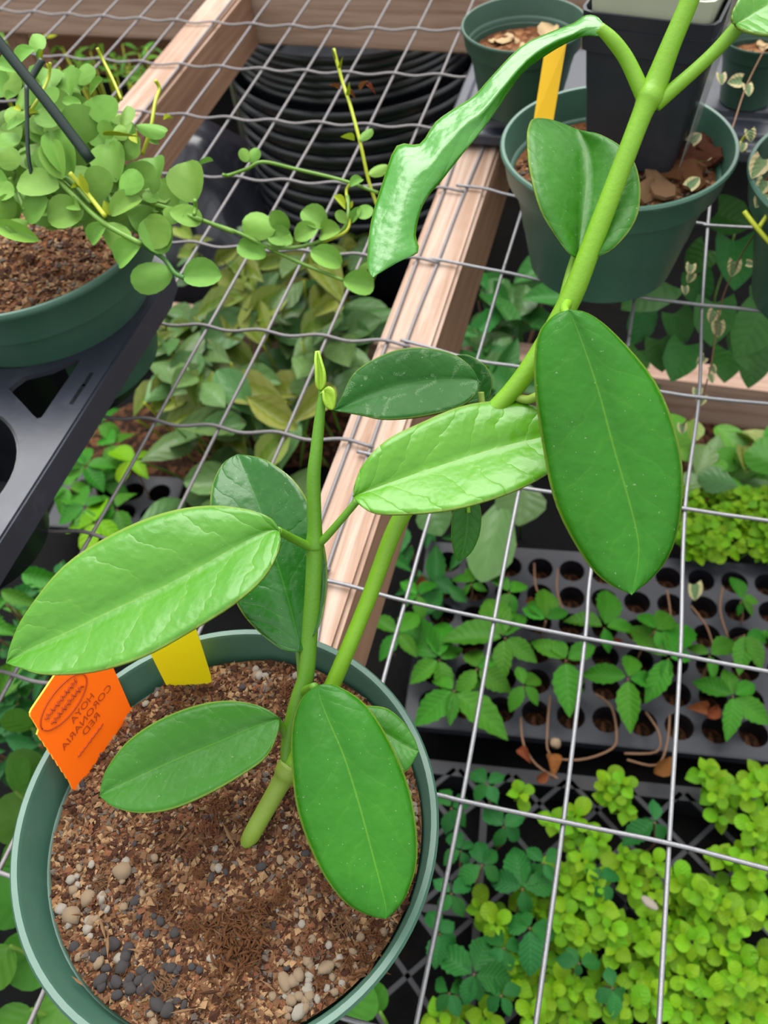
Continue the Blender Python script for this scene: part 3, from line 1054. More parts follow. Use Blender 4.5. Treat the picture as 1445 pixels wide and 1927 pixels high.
hero_leaf(hoya, M['h_dark'], S(980, 560, 0.2957, [(300, 78), [(200, 120), (325, 120), (430, 100)], [(105, 250), (385, 270), (610, 240)], [(85, 540), (490, 580), (860, 540)], [(140, 960), (590, 950), (1000, 900)],
          [(225, 1330), (680, 1260), (1033, 1230)], [(400, 1660), (745, 1530), (985, 1540)], [(540, 1810), (745, 1700), (880, 1740)], (705, 1892)]),
          0.268, (0.12, -0.62, 0.76), fold=-0.003, bulge=0.003, droop=-0.004, wav=0.0006, label='largest deep green oval leaf, hanging at the right')
hero_leaf(hoya, M['h_bright'], S(600, 640, 0.3183, [(205, 930), [(208, 865), (250, 905), (240, 975)], [(260, 735), (400, 850), (350, 1025)], [(400, 590), (600, 780), (560, 1025)], [(620, 480), (800, 715), (780, 1000)],
          [(820, 398), (990, 655), (990, 950)], [(1010, 362), (1150, 612), (1170, 885)], [(1200, 368), (1300, 578), (1330, 805)], [(1370, 430), (1420, 548), (1430, 720)], (1480, 530)]),
          0.302, (0.0, -0.22, 0.95), fold=0.006, bulge=0.0012, wav=0.0012, label='bright yellow-green quilted leaf in the middle', seed=1)
hero_leaf(hoya, M['h_old'], S(600, 640, 0.3183, [(948, 252), [(905, 165), (905, 233), (935, 305)], [(800, 85), (760, 233), (850, 385)], [(640, 46), (610, 244), (700, 432)], [(470, 55), (450, 275), (520, 462)],
          [(310, 120), (320, 318), (370, 466)], [(200, 205), (215, 362), (260, 445)], [(130, 345), (140, 400), (160, 428)], (88, 415)]),
          0.325, (-0.05, -0.32, 0.93), fold=0.004, bulge=0.001, label='dark pointed leaf marked with white scale rings', seed=2)
hero_leaf(hoya, M['h_old'], S(600, 640, 0.3183, [(975, 358), [(1005, 335), (960, 330), (900, 370)], [(1022, 225), (900, 260), (800, 395)], [(965, 135), (820, 190), (700, 400)], [(830, 85), (700, 150), (600, 350)], (600, 200)]),
          0.345, (0.1, -0.6, 0.8), fold=0.002, label='dull green leaf mostly hidden behind the scaled one', seed=3)
hero_leaf(hoya, M['h_lite'], S(0, 900, 0.4429, [(1188, 225), [(1150, 170), (1135, 225), (1185, 300)], [(1040, 130), (1010, 285), (1120, 420)], [(880, 116), (860, 372), (990, 535)], [(690, 148), (680, 468), (800, 655)],
          [(480, 235), (490, 555), (600, 760)], [(270, 372), (310, 643), (390, 822)], [(110, 570), (140, 718), (190, 832)], [(50, 690), (70, 758), (90, 808)], (25, 785)]),
          0.290, (-0.06, -0.22, 0.96), fold=0.0075, bulge=0.0015, wav=0.001, label='large pale green quilted leaf pointing left over the tags', seed=4)
hero_leaf(hoya, M['h_back'], S(380, 840, 0.2075, [(870, 1868), [(720, 1840), (880, 1790), (960, 1800)], [(480, 1650), (830, 1570), (1075, 1600)], [(320, 1440), (760, 1310), (1135, 1230)], [(160, 1050), (660, 980), (1105, 900)],
          [(78, 600), (545, 620), (990, 560)], [(95, 350), (440, 350), (820, 295)], [(190, 155), (365, 170), (560, 115)], (320, 70)]),
          0.335, (0.05, -0.52, 0.82), fold=0.004, bulge=0.001, droop=0.010, wav=0.001, label='dark upright leaf behind the straight shoot', seed=5)
hero_leaf(hoya, M['h_mid'], S(960, 180, 0.218, [(590, 1405), [(510, 1365), (592, 1340), (720, 1400)], [(380, 1195), (612, 1180), (900, 1310)], [(255, 970), (640, 960), (1080, 1080)], [(170, 650), (662, 740), (1125, 830)],
          [(148, 420), (662, 560), (1080, 590)], [(155, 270), (645, 430), (960, 440)], [(210, 195), (615, 350), (780, 335)], [(380, 212), (592, 305), (660, 308)], (580, 290)]),
          0.300, (0.1, -0.42, 0.9), fold=0.011, bulge=0.0028, droop=0.010, wav=0.0008, label='broad folded leaf with its tip bent back, in front of the pot behind', seed=6)
dm = [0.272, 0.273, 0.273, 0.274, 0.276, 0.279, 0.283, 0.286, 0.288, 0.290, 0.291, 0.291, 0.290, 0.289, 0.288, 0.287, 0.287]
du = [0.272, 0.275, 0.278, 0.281, 0.285, 0.289, 0.294, 0.298, 0.301, 0.304, 0.307, 0.307, 0.306, 0.304, 0.300, 0.293, 0.287]
dl_ = [0.272, 0.272, 0.271, 0.272, 0.273, 0.276, 0.280, 0.285, 0.289, 0.293, 0.296, 0.298, 0.298, 0.297, 0.295, 0.290, 0.287]
hero_leaf(hoya, M['h_gloss'], S(680, 0, 0.3322, [(1400, 185), [(1345, 100), (1360, 150), (1345, 205)], [(1272, 85), (1270, 150), (1270, 205)], [(1200, 130), (1200, 190), (1185, 235)], [(1060, 185), (1080, 240), (1060, 305)],
          [(900, 265), (940, 340), (910, 420)], [(730, 440), (790, 510), (790, 590)], [(640, 540), (690, 630), (690, 730)], [(540, 605), (580, 710), (600, 840)], [(420, 690), (470, 830), (520, 940)], [(330, 815), (390, 930), (450, 1030)],
          [(200, 825), (290, 1010), (380, 1110)], [(120, 1030), (220, 1170), (335, 1200)], [(55, 1250), (180, 1350), (308, 1330)], [(33, 1450), (150, 1460), (322, 1425)], [(40, 1535), (110, 1530), (200, 1490)], (65, 1572)]),
          0.292, (0.0, -0.42, 0.90), ref=(870, 320), fold=-0.0045, bulge=0.0004, droop=0.002, wav=0.0012, rows=3, label='long glossy arching leaf with chewed edges', seed=7)
hero_leaf(hoya, M['h_lite'], [(1384, 46), [(1378, 28), (1394, 40), (1402, 56)], [(1392, -5), (1430, 18), (1445, 64)], [(1425, -50), (1480, -10), (1510, 60)], [(1490, -90), (1540, -50), (1570, 10)], (1590, -90)],
          0.262, (0.0, -0.3, 0.95), fold=0.003, label='pale leaf cut off by the upper corner', seed=8)
hero_leaf(hoya, M['h_dark'], S(560, 380, 0.4513, [(715, 1200), [(675, 1215), (714, 1215), (745, 1215)], [(647, 1300), (710, 1300), (766, 1300)], [(640, 1390), (703, 1390), (758, 1390)], [(652, 1465), (688, 1460), (722, 1465)], (672, 1500)]),
          0.334, (0.2, -0.75, 0.6), fold=0.001, bulge=0.0005, label='small young leaf hanging below the bright leaf', seed=9)
hero_leaf(hoya, M['h_mid'], S(170, 1290, 0.2699, [(1318, 240), [(1280, 195), (1280, 240), (1312, 310)], [(1150, 132), (1110, 298), (1230, 490)], [(950, 105), (900, 390), (1040, 630)], [(730, 140), (690, 475), (800, 765)], [(480, 238), (480, 568), (560, 862)],
          [(260, 388), (280, 662), (340, 888)], [(120, 570), (140, 725), (170, 850)], [(78, 680), (90, 755), (95, 800)], (65, 770)]),
          0.325, (-0.12, -0.1, 0.98), fold=0.004, bulge=0.0012, label='smooth oval leaf lying over the potting mix, pointing left', seed=10)
hero_leaf(hoya, M['h_dark'], S(450, 1250, 0.3513, [(430, 108), [(345, 170), (428, 165), (530, 118)], [(290, 300), (470, 280), (690, 230)], [(278, 500), (560, 490), (840, 480)], [(315, 800), (640, 740), (930, 740)], [(430, 1090), (710, 1000), (955, 1030)],
          [(560, 1270), (765, 1210), (905, 1220)], [(690, 1345), (787, 1310), (840, 1320)], (785, 1365)]),
          0.298, (0.1, -0.35, 0.93), fold=-0.002, bulge=0.002, droop=0.003, wav=0.0008, label='large deep green leaf drooping over the pot rim', seed=11)
hero_leaf(hoya, M['h_mid'], S(450, 1250, 0.3513, [(500, 350), [(600, 230), (640, 330), (640, 480)], [(700, 222), (740, 350), (760, 560)], [(800, 240), (830, 400), (850, 590)], [(890, 320), (895, 440), (900, 570)], [(940, 400), (940, 460), (935, 520)], (963, 465)]),
          0.318, (0.1, -0.2, 0.95), fold=0.001, bulge=0.001, label='leaf half hidden behind the drooping one', seed=12)

# ------------------------------------------------------------------ plant tags in the hoya's pot
def sheet(name, pts3, th, mat, parent=None, back=V((0, 0, 1)), medge=None):
    n = len(pts3)
    v = [V(p) for p in pts3] + [V(p) + back * th for p in pts3]
    f = [tuple(range(n)), tuple(range(2 * n - 1, n - 1, -1))]
    fm = [0, 0]
    for i in range(n):
        f.append((i, (i + 1) % n, (i + 1) % n + n, i + n))
        fm.append(1 if medge else 0)
    return part(name, (v, f), [mat, medge] if medge else mat, parent, False, None, fm)


og = [D(137, 1483, 0.352), D(246, 1333, 0.352)]
# the orange tag leans: a plane through its soil line
e1 = (Z(137, 1483, 0.081) - Z(246, 1333, 0.081))
po = Z(190, 1410, 0.081)
ax_x = e1.normalized()                       # along the soil line, upper right to lower left
up_g = V((-0.30, 0.02, 0.95))
ax_y = (up_g - ax_x * up_g.dot(ax_x)).normalized()
on = ax_x.cross(ax_y).normalized()
if on.dot(CAM - po) < 0:
    on = -on


def OP(px, py, lift=0.0):
    r = ray(px, py)
    return CAM + r * ((on.dot(po - CAM) + lift) / on.dot(r))


tag_px = zc(40, 1240, 0.1522, [(620, 1640), (640, 1600)] + [])
outl = [(137, 1485), (129, 1467), (126, 1466), (121, 1455), (118, 1454), (113, 1443), (110, 1442), (105, 1431), (102, 1430), (97, 1419), (94, 1418), (89, 1407), (86, 1406), (81, 1395), (78, 1394), (73, 1385), (70, 1383), (72, 1377), (73, 1373), (63, 1356), (58, 1349), (57, 1342), (60, 1335), (104, 1270), (108, 1262),
        (150, 1200), (190, 1205), (213, 1256), (246, 1332)]
otag = tag(thing('plant_tag', 'x', 'plant tag', po), 'bright orange plastic plant tag with notched edge leaning in the front pot', 'plant tag')
sheet('tag_plate', [OP(*p) for p in outl], 0.0011, M['orange'], otag, -on, M['orangeedge'])
sheet('buried_end', [OP(137, 1485), OP(246, 1332), OP(246, 1332) - ax_y * 0.012 - ax_x * 0.006, OP(137, 1485) - ax_y * 0.012], 0.0011, M['orange'], otag, -on)


def text_mesh(body, name, c, h, width, parent, mat):
    cu = bpy.data.curves.new(name, 'FONT')
    cu.body = body
    cu.align_x = 'CENTER'
    cu.align_y = 'CENTER'
    t = bpy.data.objects.new(name, cu)
    C.objects.link(t)
    dg = bpy.context.evaluated_depsgraph_get()
    me = t.evaluated_get(dg).to_mesh()
    vs = [q.co.copy() for q in me.vertices]
    fs = [tuple(p.vertices) for p in me.polygons]
    t.evaluated_get(dg).to_mesh_clear()
    bpy.data.objects.remove(t)
    x0, x1 = min(q.x for q in vs), max(q.x for q in vs)
    y0, y1 = min(q.y for q in vs), max(q.y for q in vs)
    c = V(c)
    out = [c + ax_x * ((q.x - (x0 + x1) / 2) / (x1 - x0) * width) + ax_y * ((q.y - (y0 + y1) / 2) / (y1 - y0) * h) for q in vs]
    return part(name, (out, fs), mat, parent, False)


def zp(x, y):
    return OP(40 + 0.1522 * x, 1240 + 0.1522 * y, 0.00025)


def tline(body, a, b, h):
    A, B = zp(*a), zp(*b)
    text_mesh(body, 'printed_line', (A + B) / 2, h, (B - A).length, otag, M['ink'])


tline('HOYA', (880, 440), (625, 790), 0.0030)
tline('CORONARIA', (1095, 330), (510, 1120), 0.0030)
tline('RED', (955, 680), (770, 930), 0.0030)
# oval emblem with its unreadable script
ctr = zp(530, 530)
hx = (zp(790, 170) - zp(280, 850)).length / 2
el = []
for i in range(41):
    a = 2 * math.pi * i / 40
    el.append(ctr + ax_x * math.cos(a) * hx + ax_y * math.sin(a) * 0.0068)
part('emblem', join(tube(el, 0.0003, 4), *[tube([ctr + ax_x * (-hx * 0.72 + hx * 1.44 * i / 24) + ax_y * (oy + 0.0012 * math.sin(i * 2.3 + oy * 900)) for i in range(25)], 0.00042, 4) for oy in (0.002, -0.0022)]), M['ink'], otag)
fl = [zp(1010 - 18 * i, 800 + 24 * i) for i in range(18)]
part('printed_line', tube([q + ax_y * 0.0004 * math.sin(i * 2.6) for i, q in enumerate(fl)], 0.00035, 4), M['ink'], otag)

yb = Z(352, 1285, 0.0815)
yn = V((0.30, -0.95, 0.10)).normalized()


def YP(px, py):
    r = ray(px, py)
    return CAM + r * (yn.dot(yb - CAM) / yn.dot(r))


ytag = sheet('plant_tag', [YP(318, 1300), YP(322, 1312), YP(398, 1286), YP(396, 1272), YP(372, 1195), YP(352, 1140), YP(262, 1165), YP(284, 1232)], 0.0009, M['yellow'], None, -yn)
tag(ytag, 'plain yellow plastic tag standing in the front pot under the pale leaf', 'plant tag')

# ------------------------------------------------------------------ carrier tray and the round-leaved plant in it, left
TZ = 0.068
tray = thing('carrier_tray', 'black plastic carrier tray with round sockets holding the left pot', 'tray', (-0.44, 0.27, 0.0))


def circ(cx, cy, r, n=40, a0=0):
    return [(cx + r * math.cos(2 * math.pi * i / n), cy + r * math.sin(2 * math.pi * i / n)) for i in range(n)]


tri = [Z(x, y, TZ) for x, y in [(152, 678), (84, 778), (78, 786), (70, 788), (62, 781), (40, 757), (16, 733), (28, 722), (46, 709), (98, 696), (140, 676)]]
tri_a = [(p.x, p.y) for p in tri]
TX1 = -0.3665
outer = [(TX1, 0.0), (TX1, 0.375), (TX1 - 0.004, 0.395), (TX1 - 0.015, 0.412), (TX1 - 0.04, 0.425), (-0.66, 0.425), (-0.68, 0.40), (-0.68, 0.0)]
hol = [circ(-0.447, 0.350, 0.070), circ(-0.437, 0.192, 0.0555), tri_a, circ(-0.60, 0.350, 0.066), circ(-0.60, 0.192, 0.066), circ(-0.437, 0.045, 0.05), circ(-0.6, 0.05, 0.05)]
o = part('tray_top', slab(outer, hol, TZ, 0.003), M['tray'], tray, False)
bv = o.modifiers.new('edge', 'BEVEL'); bv.width = 0.0018; bv.segments = 2; bv.limit_method = 'ANGLE'; bv.angle_limit = math.radians(50)
n = len(outer)
sk = [V((x, y, TZ - 0.001)) for x, y in outer] + [V((x + (0.002 if x > -0.4 else 0), y, TZ - 0.017)) for x, y in outer]
o = part('skirt', (sk, [(i, (i + 1) % n, (i + 1) % n + n, i + n) for i in range(n)]), M['tray'], tray, False)
o.modifiers.new('t', 'SOLIDIFY').thickness = 0.002
for (cx, cy, r1, r0) in ((-0.447, 0.350, 0.0705, 0.058), (-0.437, 0.192, 0.056, 0.048), (-0.60, 0.350, 0.0665, 0.055), (-0.60, 0.192, 0.0665, 0.055)):
    o = part('socket', lathe([(0.0, 0.0015), (r0, 0.0015), (r1, TZ - 0.001), (r1 - 0.002, TZ - 0.001), (r0 - 0.002, 0.004), (0.0, 0.004)], 48, (cx, cy, 0)), M['blackgloss'], tray)
    sharp(o, 40)
# moulded dashes on the rim of the tray
for i, (x, y) in enumerate([(138, 754), (146, 742), (154, 730), (161, 721), (169, 708)]):
    p = Z(x, y, TZ)
    part('moulded_mark', box((p.x - 0.0012, p.y - 0.003, TZ), (p.x + 0.0012, p.y + 0.003, TZ + 0.0004)), M['blackgloss'], tray, False)

disch = thing('potted_trailing_plant', 'round pale-leaved trailing plant in a green pot set in the black carrier tray', 'potted plant', (-0.443, 0.355, 0.008))
lp = part('pot', lathe([(r, z + 0.008) for r, z in pot_profile(0.090, 0.113)], 80, (-0.443, 0.355, 0)), M['pot'], disch)
sharp(lp, 40)
(sv, sf), lhf = soil_disc(-0.443, 0.355, 0.0775, 0.096, 0.004, 9.0, 26)
ls = part('potting_mix', (sv, sf), M['soil2'], disch)
cv, cf, cm = chips(6000, disc(-0.443, 0.355, 0.075), lhf, 0.0042, 15, 2.0)
o = part('soil_chips', (cv, cf), CH, ls, False, None, cm); o['kind'] = 'stuff'

DD = 0.475


def dleaf(q, ox, oy, s, depth, key='disch', jit=0.25):
    bx, by, tx, ty, wd = q
    b = D(ox + s * bx, oy + s * by, depth + rnd.uniform(-0.006, 0.006))
    t = D(ox + s * tx, oy + s * ty, depth + rnd.uniform(-0.008, 0.004))
    up = TOCAM + V((rnd.uniform(-jit, jit), rnd.uniform(-jit, jit), rnd.uniform(-jit, jit) + 0.1))
    return leaf_at(key, b, t, 1.12 * wd * s * depth / FPX, up, disch)


# leaves at the back of the clump first
for _ in range(170):
    px = rnd.uniform(-40, 320)
    py = rnd.uniform(160, 420)
    if px < 120 and py > 400: continue
    if py < 230 and px > 160: continue
    if px > 250 and py < 330: continue
    a = rnd.uniform(0, 6.28)
    L = rnd.uniform(44, 64)
    dleaf((px, py, px + math.cos(a) * L, py + math.sin(a) * L, L * rnd.uniform(0.75, 1.0)), 0, 0, 1.0, DD + rnd.uniform(0.012, 0.05), jit=0.4)
near = [(495, 690, 500, 450, 215), (640, 570, 640, 385, 195), (770, 575, 775, 440, 95), (840, 575, 1010, 600, 95), (690, 660, 620, 550, 85), (700, 640, 778, 600, 90), (720, 930, 650, 668, 205), (600, 1045, 590, 830, 165), (440, 900, 310, 590, 165),
        (385, 912, 300, 655, 140), (290, 850, 155, 775, 95), (305, 860, 225, 700, 110), (365, 965, 105, 920, 185), (290, 1020, 150, 1155, 165), (515, 1100, 295, 1150, 190), (500, 1100, 430, 1045, 80), (655, 1190, 545, 1300, 105), (640, 1190, 770, 1325, 150),
        (875, 1305, 705, 1430, 150), (1065, 1480, 810, 1540, 175), (1135, 1515, 1355, 1490, 165), (1015, 1375, 930, 1130, 185), (1050, 1110, 1250, 1165, 125), (1060, 1190, 1085, 1080, 110), (1200, 1055, 1130, 790, 215), (1225, 825, 1320, 785, 32), (690, 1140, 860, 1000, 130),
        (880, 1025, 980, 990, 85), (755, 1000, 840, 850, 140), (925, 930, 990, 965, 90), (165, 505, 20, 510, 130), (45, 605, 165, 515, 62), (95, 700, 0, 610, 125), (115, 830, 0, 740, 130), (165, 325, 120, 455, 80), (185, 320, 245, 310, 55), (120, 250, -30, 180, 100),
        (250, 118, 190, 0, 105), (215, 112, 95, 180, 90), (230, 170, 262, 115, 45), (330, 445, 290, 345, 115), (500, 435, 385, 430, 60), (265, 640, 215, 540, 70), (350, 580, 240, 470, 140), (-10, 1200, 210, 1275, 100), (90, 1145, -30, 1050, 170), (170, 1170, 40, 1200, 90),
        (920, 680, 985, 680, 45), (40, 420, 100, 375, 60), (-20, 980, 80, 1000, 120), (850, 640, 800, 760, 90), (640, 300, 560, 360, 45)]
for q in near:
    dleaf(q, 0, 60, 0.3045, DD if q[0] < 880 or q[1] < 700 else 0.49)
for q in [(690, 1130, 640, 1040, 55), (500, 960, 440, 960, 40), (545, 1000, 490, 870, 45), (640, 640, 850, 640, 4), (850, 690, 830, 620, 60), (1010, 545, 1070, 525, 34), (130, 490, 85, 460, 40), (180, 510, 240, 495, 35), (265, 180, 262, 105, 20), (310, 250, 300, 190, 14)]:
    dleaf(q, 0, 60, 0.3045, DD - 0.004, 'dischy')
trail = [(120, 655, 92, 585, 50), (128, 655, 175, 585, 55), (262, 1000, 95, 945, 130), (322, 1005, 245, 905, 85), (350, 1060, 215, 1020, 95), (470, 985, 362, 1035, 90), (515, 985, 400, 890, 110), (592, 1000, 475, 1010, 95), (622, 960, 568, 905, 50), (640, 960, 685, 885, 42),
         (745, 880, 685, 935, 70), (640, 780, 700, 730, 50), (735, 720, 830, 660, 58), (685, 545, 750, 480, 45), (770, 880, 800, 850, 30)]
for q in trail:
    dleaf(q, 420, 60, 0.3737, 0.56)
for q in [(615, 895, 555, 815, 38), (640, 890, 650, 850, 18), (660, 545, 596, 525, 34), (590, 180, 600, 130, 16), (565, 140, 550, 80, 10), (625, 320, 635, 255, 18)]:
    dleaf(q, 420, 60, 0.3737, 0.558, 'dischy')
for q in [(1150, 385, 1305, 405, 110), (1140, 310, 1000, 235, 100), (775, 265, 635, 200, 100), (900, 190, 785, 150, 90), (1265, 330, 1250, 300, 60)]:
    dleaf(q, 200, 380, 0.3875, 0.56)


def dvine(px, depth, wpx, mat, ox=0, oy=0, s=1.0, name='vine'):
    pp = zc(ox, oy, s, px)
    return stem(disch, [(x, y, depth + 0.004 * math.sin(i * 1.7), wpx) for i, (x, y) in enumerate(pp)], mat, 5, 6, name)


dvine([(150, -40), (190, 0), (480, 95), (640, 150), (800, 230), (950, 300), (1150, 380)], 0.562, 7, M['vine'], 200, 380, 0.3875)
dvine([(790, 228), (960, 215), (1130, 150), (1170, 80), (1175, 0), (1170, -30)], 0.562, 7, M['vine'], 200, 380, 0.3875)
dvine([(0, 720), (30, 722), (120, 690), (200, 655), (360, 690), (590, 745), (780, 810)], 0.565, 7, M['vine'], 420, 60, 0.3737)
dvine([(556, 85), (600, 250), (640, 370), (690, 560), (730, 740), (775, 880)], 0.565, 7, M['vinetip'], 420, 60, 0.3737)
dvine([(650, 760), (620, 800), (632, 900), (622, 1000), (500, 1060)], 0.563, 6, M['vinetip'], 420, 60, 0.3737)
dvine([(300, 860), (450, 1010), (640, 1180), (870, 1310)], DD - 0.004, 10, M['vine'], 0, 60, 0.3045)
dvine([(870, 1310), (1010, 1400), (1080, 1490), (1140, 1520)], 0.488, 9, M['vinedark'], 0, 60, 0.3045)
dvine([(430, 870), (540, 1000), (650, 1140)], DD - 0.008, 9, M['vinetip'], 0, 60, 0.3045)
dvine([(720, 1000), (900, 1050), (1100, 1110), (1250, 1165)], 0.49, 9, M['vine'], 0, 60, 0.3045)
dvine([(1250, 1165), (1445, 1240)], 0.53, 8, M['vine'], 0, 60, 0.3045)
dvine([(960, 300), (985, 350), (960, 430), (930, 600), (880, 760)], 0.5, 7, M['vinetip'], 0, 60, 0.3045)
dvine([(600, 100), (640, 180), (700, 300), (750, 420)], 0.5, 6, M['vinetip'], 0, 60, 0.3045)
dvine([(310, 190), (300, 280), (250, 390), (180, 500)], 0.49, 6, M['vinetip'], 0, 60, 0.3045)
for a, b in (((480, 1050), (460, 1120)), ((280, 900), (330, 1000)), ((60, 900), (150, 1100)), ((1200, 1130), (1205, 1040)), ((600, 900), (690, 1050)), ((130, 260), (180, 420)), ((400, 900), (560, 1060)), ((720, 900), (740, 1020))):
    dvine([a, ((a[0] + b[0]) / 2 + 6, (a[1] + b[1]) / 2), b], DD + 0.004, 8, M['vine'], 0, 60, 0.3045)

for px, py, qx, qy, L_ in ((640, 168, 622, 158, 30), (690, 160, 705, 172, 34), (655, 172, 668, 182, 26), (676, 170, 690, 150, 26)):
    leaf_at('dryleaf', D(px, py, 0.565), D(qx, qy, 0.562), 9 * 0.565 / FPX, TOCAM, disch, 'dead_leaf')
hang = thing('pot_hanger', 'dark green plastic pot hanger rising out of the pale round leaves', 'hanger', D(170, 300, 0.455))
stem(hang, [(-30, 40, 0.43, 20), (0, 82, 0.435, 20), (90, 195, 0.447, 20), (172, 303, 0.46, 20)], M['hanger'], 4, 10, 'rod')
stem(hang, [(80, 112, 0.462, 13), (66, 135, 0.463, 13), (54, 158, 0.463, 11)], M['hanger'], 4, 8, 'rod')
stem(hang, [(50, 160, 0.463, 9), (51, 220, 0.466, 8), (53, 290, 0.47, 8), (60, 330, 0.475, 8)], M['hanger'], 4, 8, 'rod')

# ------------------------------------------------------------------ pots at the back right
pot_b = thing('potted_cutting', 'larger green pot behind the hoya stem with bark and a black square pot in it', 'potted plant', (-0.0793, 0.538, 0.001))
o = part('pot', lathe([(r, z + 0.0035) for r, z in pot_profile(0.0808, 0.0985)], 80, (-0.0793, 0.538, 0)), M['pot'], pot_b)
sharp(o, 40)
(sv, sf), bhf = soil_disc(-0.0793, 0.538, 0.070, 0.080, 0.0035, 4.0, 24)
bs = part('potting_mix', (sv, sf), M['soil2'], pot_b)
cv, cf, cm = chips(3000, disc(-0.0793, 0.538, 0.067), bhf, 0.0036, 25, 1.8)
o = part('soil_chips', (cv, cf), CH, bs, False, None, cm); o['kind'] = 'stuff'
for px, py, s, a, i in ((1330, 285, 0.012, 1.2, 1), (1300, 300, 0.014, 1.6, 1), (1340, 300, 0.010, 1.0, 1), (1280, 320, 0.012, 1.7, 0), (1240, 352, 0.010, 2.0, 2), (1215, 356, 0.009, 1.8, 2), (1300, 335, 0.010, 1.3, 0), (1320, 262, 0.010, 1.2, 1)):
    p = Z(px, py, 0.084)
    lump('bark_chip', BRK[i], p, s, bs, a, 1.6)
stake = sheet('plant_stake', [AY(1003, 232, 0.545), AY(1040, 232, 0.545), AY(1066, 80, 0.560), AY(1024, 100, 0.560)], 0.0012, M['amber'], None, V((0.1, 0.9, 0.1)))
tag(stake, 'amber yellow plastic stake standing in the larger green pot', 'plant stake')


def fallen(lst, label_base):
    pass


def sqpot(name, label, fl, fr, zb, h, flare, mat, group=None, rims=1, depth=None):
    """square tapered pot: FL, FR are the front bottom corners"""
    fl, fr = V((fl[0], fl[1], zb)), V((fr[0], fr[1], zb))
    ex = (fr - fl)
    wb = ex.length
    ex.normalize()
    ey = V((-ex.y, ex.x, 0))
    c = (fl + fr) / 2 + ey * wb / 2
    t = thing(name, label, 'pot', c, group)

    def ring(hw, z, cr_=0.18):
        out = []
        for sx, sy in ((-1, -1), (1, -1), (1, 1), (-1, 1)):
            for k_ in range(3):
                a = math.atan2(sy, sx) - math.pi / 4 + math.pi / 4 * k_
                q = hw * (1 - cr_)
                out.append(c + ex * (sx * q + hw * cr_ * math.cos(a) * 1.0) + ey * (sy * q + hw * cr_ * math.sin(a)) + V((0, 0, z - zb)))
        return out
    hb = wb / 2
    prof_ = [(hb * 0.9, 0.0), (hb, 0.001), (hb + flare * 0.86, h * 0.84), (hb + flare * 0.9 + 0.0022, h * 0.845), (hb + flare + 0.003, h), (hb + flare + 0.0012, h), (hb + flare * 0.85, h * 0.84), (hb * 0.97, 0.003)]
    v, f = [], []
    for hw, z in prof_:
        v += ring(hw, zb + z)
    n = 12
    for i in range(len(prof_) - 1):
        for j in range(n):
            f.append((i * n + j, i * n + (j + 1) % n, (i + 1) * n + (j + 1) % n, (i + 1) * n + j))
    f.append(tuple(range(n - 1, -1, -1)))
    f.append(tuple(range((len(prof_) - 1) * n, len(prof_) * n)))
    o = part('body', (v, f), mat, t)
    sharp(o, 30)
    return t, c, ex, ey


zb = 0.083
FL, FR = Z(1098, 306, zb), Z(1260, 334, zb)
t1, c1, ex1, ey1 = sqpot('square_pot', 'tall black square pot standing on the bark in the larger green pot', FL, FR, zb, 0.096, 0.0085, M['black'])
hb1 = (FR - FL).length / 2
cc = c1
def off(z, hb):  # front corners for a nested pot of half width hb
    return (cc - ex1 * hb - ey1 * hb, cc + ex1 * hb - ey1 * hb)
a, b = off(0, hb1 * 0.99)
t2, _, _, _ = sqpot('square_pot', 'black square pot nested on top inside the tall one', a, b, zb + 0.009, 0.096, 0.0085, M['black'])
a, b = off(0, hb1 * 0.95)
t3, _, _, _ = sqpot('square_pot', 'cream square pot sitting inside the top of the black square pots', a, b, zb + 0.016, 0.100, 0.0060, M['cream'])
sl = sheet('clear_sleeve', [c1 + ex1 * 0.0455 - ey1 * 0.034 + V((0, 0, 0.120)), c1 + ex1 * 0.0455 + ey1 * 0.03 + V((0, 0, 0.120)), c1 + ex1 * 0.034 + ey1 * 0.02 + V((0, 0, 0.0)), c1 + ex1 * 0.034 - ey1 * 0.024 + V((0, 0, 0.0))], 0.0008, M['clear'], None, ex1)
tag(sl, 'clear grey plastic sleeve against the side of the black square pot', 'sleeve')

# black flat tray with ridged sides, upside down
ft = thing('flat_tray', 'black ridged flat tray lying upside down beneath the small pot', 'tray', (-0.07, 0.78, 0.003))
tx0, tx1 = -0.240, 0.42
prof_t = [(0.0, 0.0), (0.002, 0.010), (0.013, 0.011), (0.016, 0.018), (0.036, 0.019), (0.039, 0.027)]
v, f = [], []
y0, y1 = 0.690, 0.862
for ins, z in prof_t:
    v += [V((tx0 + ins, y0 + ins, 0.0035 + z)), V((tx1 - ins, y0 + ins, 0.0035 + z)), V((tx1 - ins, y1 - ins, 0.0035 + z)), V((tx0 + ins, y1 - ins, 0.0035 + z))]
for i in range(len(prof_t) - 1):
    for j in range(4):
        f.append((i * 4 + j, i * 4 + (j + 1) % 4, (i + 1) * 4 + (j + 1) % 4, (i + 1) * 4 + j))
f.append(tuple(range(4 * (len(prof_t) - 1), 4 * len(prof_t))))
f.append((3, 2, 1, 0))
o = part('body', (v, f), M['tray'], ft, False)
bv = o.modifiers.new('edge', 'BEVEL'); bv.width = 0.002; bv.segments = 2

